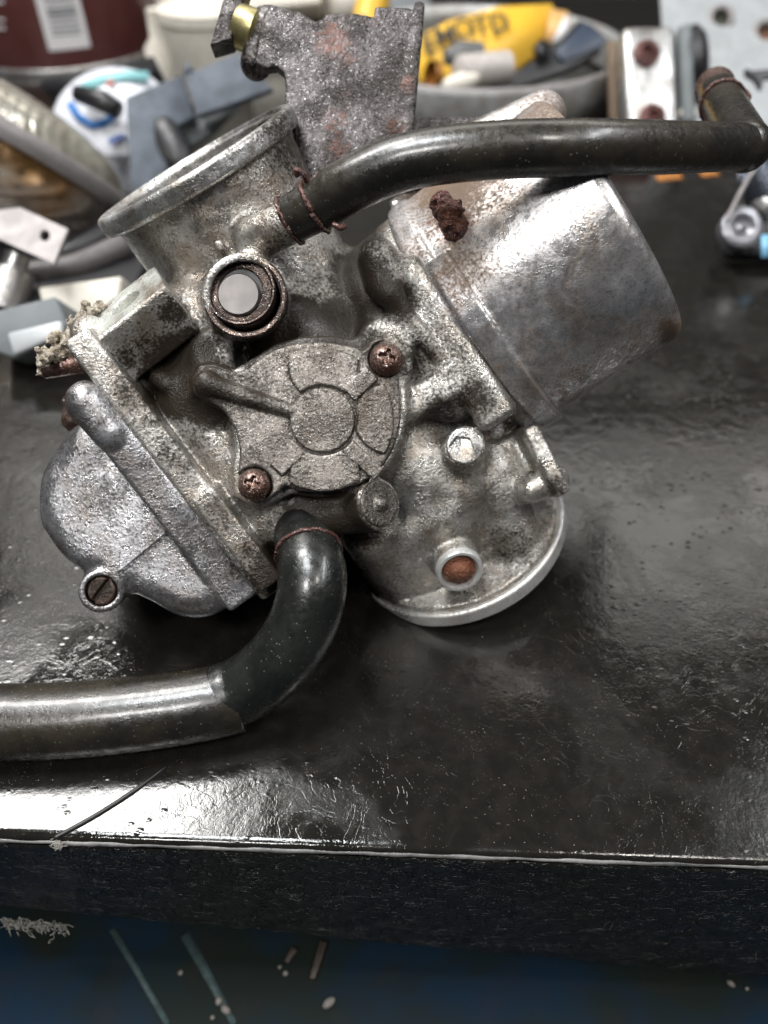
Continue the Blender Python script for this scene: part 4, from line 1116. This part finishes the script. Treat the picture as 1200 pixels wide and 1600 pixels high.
# raised casting mark
cu = bpy.data.curves.new('mark', 'FONT'); cu.body = 'BR'; cu.size = .0042; cu.extrude = .0002; cu.align_x = 'CENTER'; cu.align_y = 'CENTER'; cu.resolution_u = 3
tmp = bpy.data.objects.new('mark', cu); COL.objects.link(tmp)
bpy.context.view_layer.update()
me = bpy.data.meshes.new_from_object(tmp.evaluated_get(bpy.context.evaluated_depsgraph_get()))
bpy.data.objects.remove(tmp)
mk = bpy.data.objects.new('casting_mark', me); COL.objects.link(mk); me.materials.append(M['body'])
p_ = wv(408, 797, -.52)
mk.parent = carb; mk.location = Vector(p_ * S) - carb.location
rm_ = Matrix((RT, UP, ZA)).transposed(); mk.rotation_euler = (rm_ @ Matrix.Rotation(math.radians(22), 3, 'Z')).to_euler()

# --- upper hose, its wire clip and the cut elbow on the right
hp_ = [wv(452, 345, .30), wv(500, 318, .62), wv(560, 283, 1.05), wv(640, 252, 1.4), (wv(760, 236, 1.6)), wv(900, 231, 1.5), wv(1020, 231, .7), wv(1120, 230, -.4), wv(1172, 230, -1.0)]
hs = spline(hp_, 14)
n_ = len(hs)
MB().tube(hs, [.535 + .045 * min(1, i / 20) - .05 * max(0, (i - 70) / 50) for i in range(n_)], 40, wob=.004, seed=3).build('upper_hose', M['hose'], carb)
K_ = v(1165, 230, -.95); T_ = v(1122, 148, -5.2)
el = around([K_, T_], .9, .04)
el.op(f_cap(K_, v(1168, 229, -1.2), .59), 0)
el.op(f_cyl(K_, T_, .60, .06, .58), .03)
el.op(f_cap(v(1150, 229, -1.1), K_, .585), .02)
el.build('hose_elbow', M['hose'], carb, label='brown mitred elbow at the end of the upper hose')
Tw = loc2w(T_); Tn = nrm(loc2w(T_) - loc2w(K_))
MB().lathe(Tw - Tn * .15, Tn, [(0, .56), (.9, .56), (1.05, .60), (1.1, .56), (1.1, .40), (.3, .38)], 40).build('pipe_stub', M['screw'], carb, sharp=40)
def ring_wire(center, axis, r, wr, name, tail=None, lab=None, turns=1.0, seed=0):
    axis = nrm(axis); u = nrm(np.cross(axis, (0.3, .2, 1))); w = np.cross(axis, u); rnd = random.Random(seed)
    pts = [np.asarray(center) + (u * math.cos(a) + w * math.sin(a)) * (r + rnd.uniform(-.012, .012)) + axis * rnd.uniform(-.02, .02) for a in np.linspace(0, 2 * math.pi * turns, int(40 * turns))]
    mb = MB().tube(pts, wr, 8, wob=.12, seed=seed)
    if tail:
        for tl in tail: mb.tube(spline(tl, 5), wr * 1.05, 8, wob=.15, seed=seed + 1)
    return mb.build(name, M['wire'], carb, label=lab)
hc = wv(492, 323, .56); hd = nrm(wv(520, 305, .7) - wv(470, 335, .45))
ring_wire(hc, hd, .60, .062, 'hose_clip', [[wv(480, 283, 1.0), wv(474, 272, 1.15), wv(462, 266, 1.2), wv(466, 275, 1.1)], [wv(482, 290, 1.0), wv(496, 276, 1.05), wv(500, 272, .95)], [wv(520, 350, 1.0), wv(532, 356, 1.0), wv(540, 352, .9)]], 'red rusted wire clip twisted round the upper hose', seed=4)
ring_wire(wv(453, 345, .32), hd, .56, .04, 'hose_end_lip', seed=9)
ring_wire(loc2w(K_ + (T_ - K_) * .80), Tn, .62, .05, 'elbow_clip', [[wv(1140, 150, -4.2), wv(1160, 140, -4.3), wv(1172, 152, -4.3), wv(1160, 165, -4.3)]], 'rusted wire clip on the hose elbow', seed=12)

# --- lower hose: short bend, then the long sleeve
h2 = spline([wv(474, 842, -.55), wv(484, 872, .00), wv(488, 915, .35), wv(474, 972, .30), wv(438, 1030, .05), wv(385, 1074, -.30), wv(345, 1090, -.35)], 12)
MB().tube(h2, [.72 + .08 * min(1, i / 18) for i in range(len(h2))], 40, wob=.003, seed=5).build('hose_bend', M['hose2'], carb)
h3 = spline([wv(374, 1088, -.42), wv(330, 1098, -.34), wv(240, 1112, -.26), wv(120, 1124, -.18), (wv(0, 1128, -.15)), wv(-120, 1124, -.17), wv(-300, 1112, -.22), wv(-520, 1085, -.3)], 12)
MB().tube(h3, [.84 + .05 * min(1, i / 30) for i in range(len(h3))], 44, wob=.003, seed=6).build('long_hose', M['hose'], carb)
rc = wv(482, 864, -.10); rd_ = nrm(wv(486, 890, .22) - wv(478, 848, -.42))
ring_wire(rc, rd_, .775, .045, 'hose_clip', [[wv(531, 900, .0), wv(534, 925, .0), wv(530, 942, .0), wv(524, 930, .1)]], 'coppery wire clip where the lower hose leaves the body', turns=2.02, seed=21)
MB().lathe(wv(472, 826, -.75), rd_, [(-.3, .70), (.55, .70), (.6, .6)], 40).build('hose_nipple', M['black'], carb, sharp=40)

# --- rusty bracket at the top
PLA = [(412, 35), (424, 10), (470, 22), (494, 37), (505, 33), (510, 24), (560, 25), (584, 30), (586, 14), (640, 16), (652, 26), (655, 60), (648, 130), (640, 190), (632, 240), (700, 330), (520, 330), (470, 255), (452, 190), (446, 160), (447, 140), (444, 118), (432, 108), (415, 110), (400, 103), (405, 70)]
bk = Cast(v(375, 340, -4.2), v(720, -20, -1.2) + (.3, .3, 0), .045)
bk.op(f_poly(PLA, -2.52, -2.18, .05, zref=-2.3), 0)
bk.op(f_cap(v(420, 25, -2.72), v(400, 100, -2.72), .42), .15)
bk.op(f_box(v(645, 130, -2.75), (dirv(-.09, 1), dirv(1, .09), (0, 0, 1)), (1.85, .14, .6), .08), .10)
bk.rough(.005, .09, 8)
bk.build('bracket', M['plate'], carb, {'rust': [(600, 110, 60, .3), (480, 90, 40, .25), (520, 60, 50, .6), (545, 90, 30, .5), (540, 150, 30, .4), (525, 190, 40, .5), (635, 130, 25, .6), (620, 200, 40, .5), (530, 230, 40, .5), (585, 30, 25, .4)], 'oil_and_shade': [(620, 220, 40, .6), (560, 200, 60, .2)]}, label='rust spotted dull zinc bracket above the inlet')
MB().box(loc2w(v(362, 30, -2.7)), (nrm(RT * .97 - UP * -.28), nrm(UP * .97 - RT * -.28), ZA), (.30, .85, .32)).build('bracket_tab', M['plate'], carb, bevel=.05)
MB().lathe(loc2w(v(370, 40, -2.75)), nrm(RT * .93 - UP * .34), [(0, .50), (.1, .56), (.55, .56), (.66, .40), (1.0, .42)], 32, cap0=True, cap1=True).build('brass_bushing', M['brass'], carb, sharp=40)
MB().box(loc2w(v(740, 204, -3.9)), (nrm(RT), UP, ZA), (2.4, .35, .08)).build('bracket_bar', M['plate'], carb, bevel=.03)
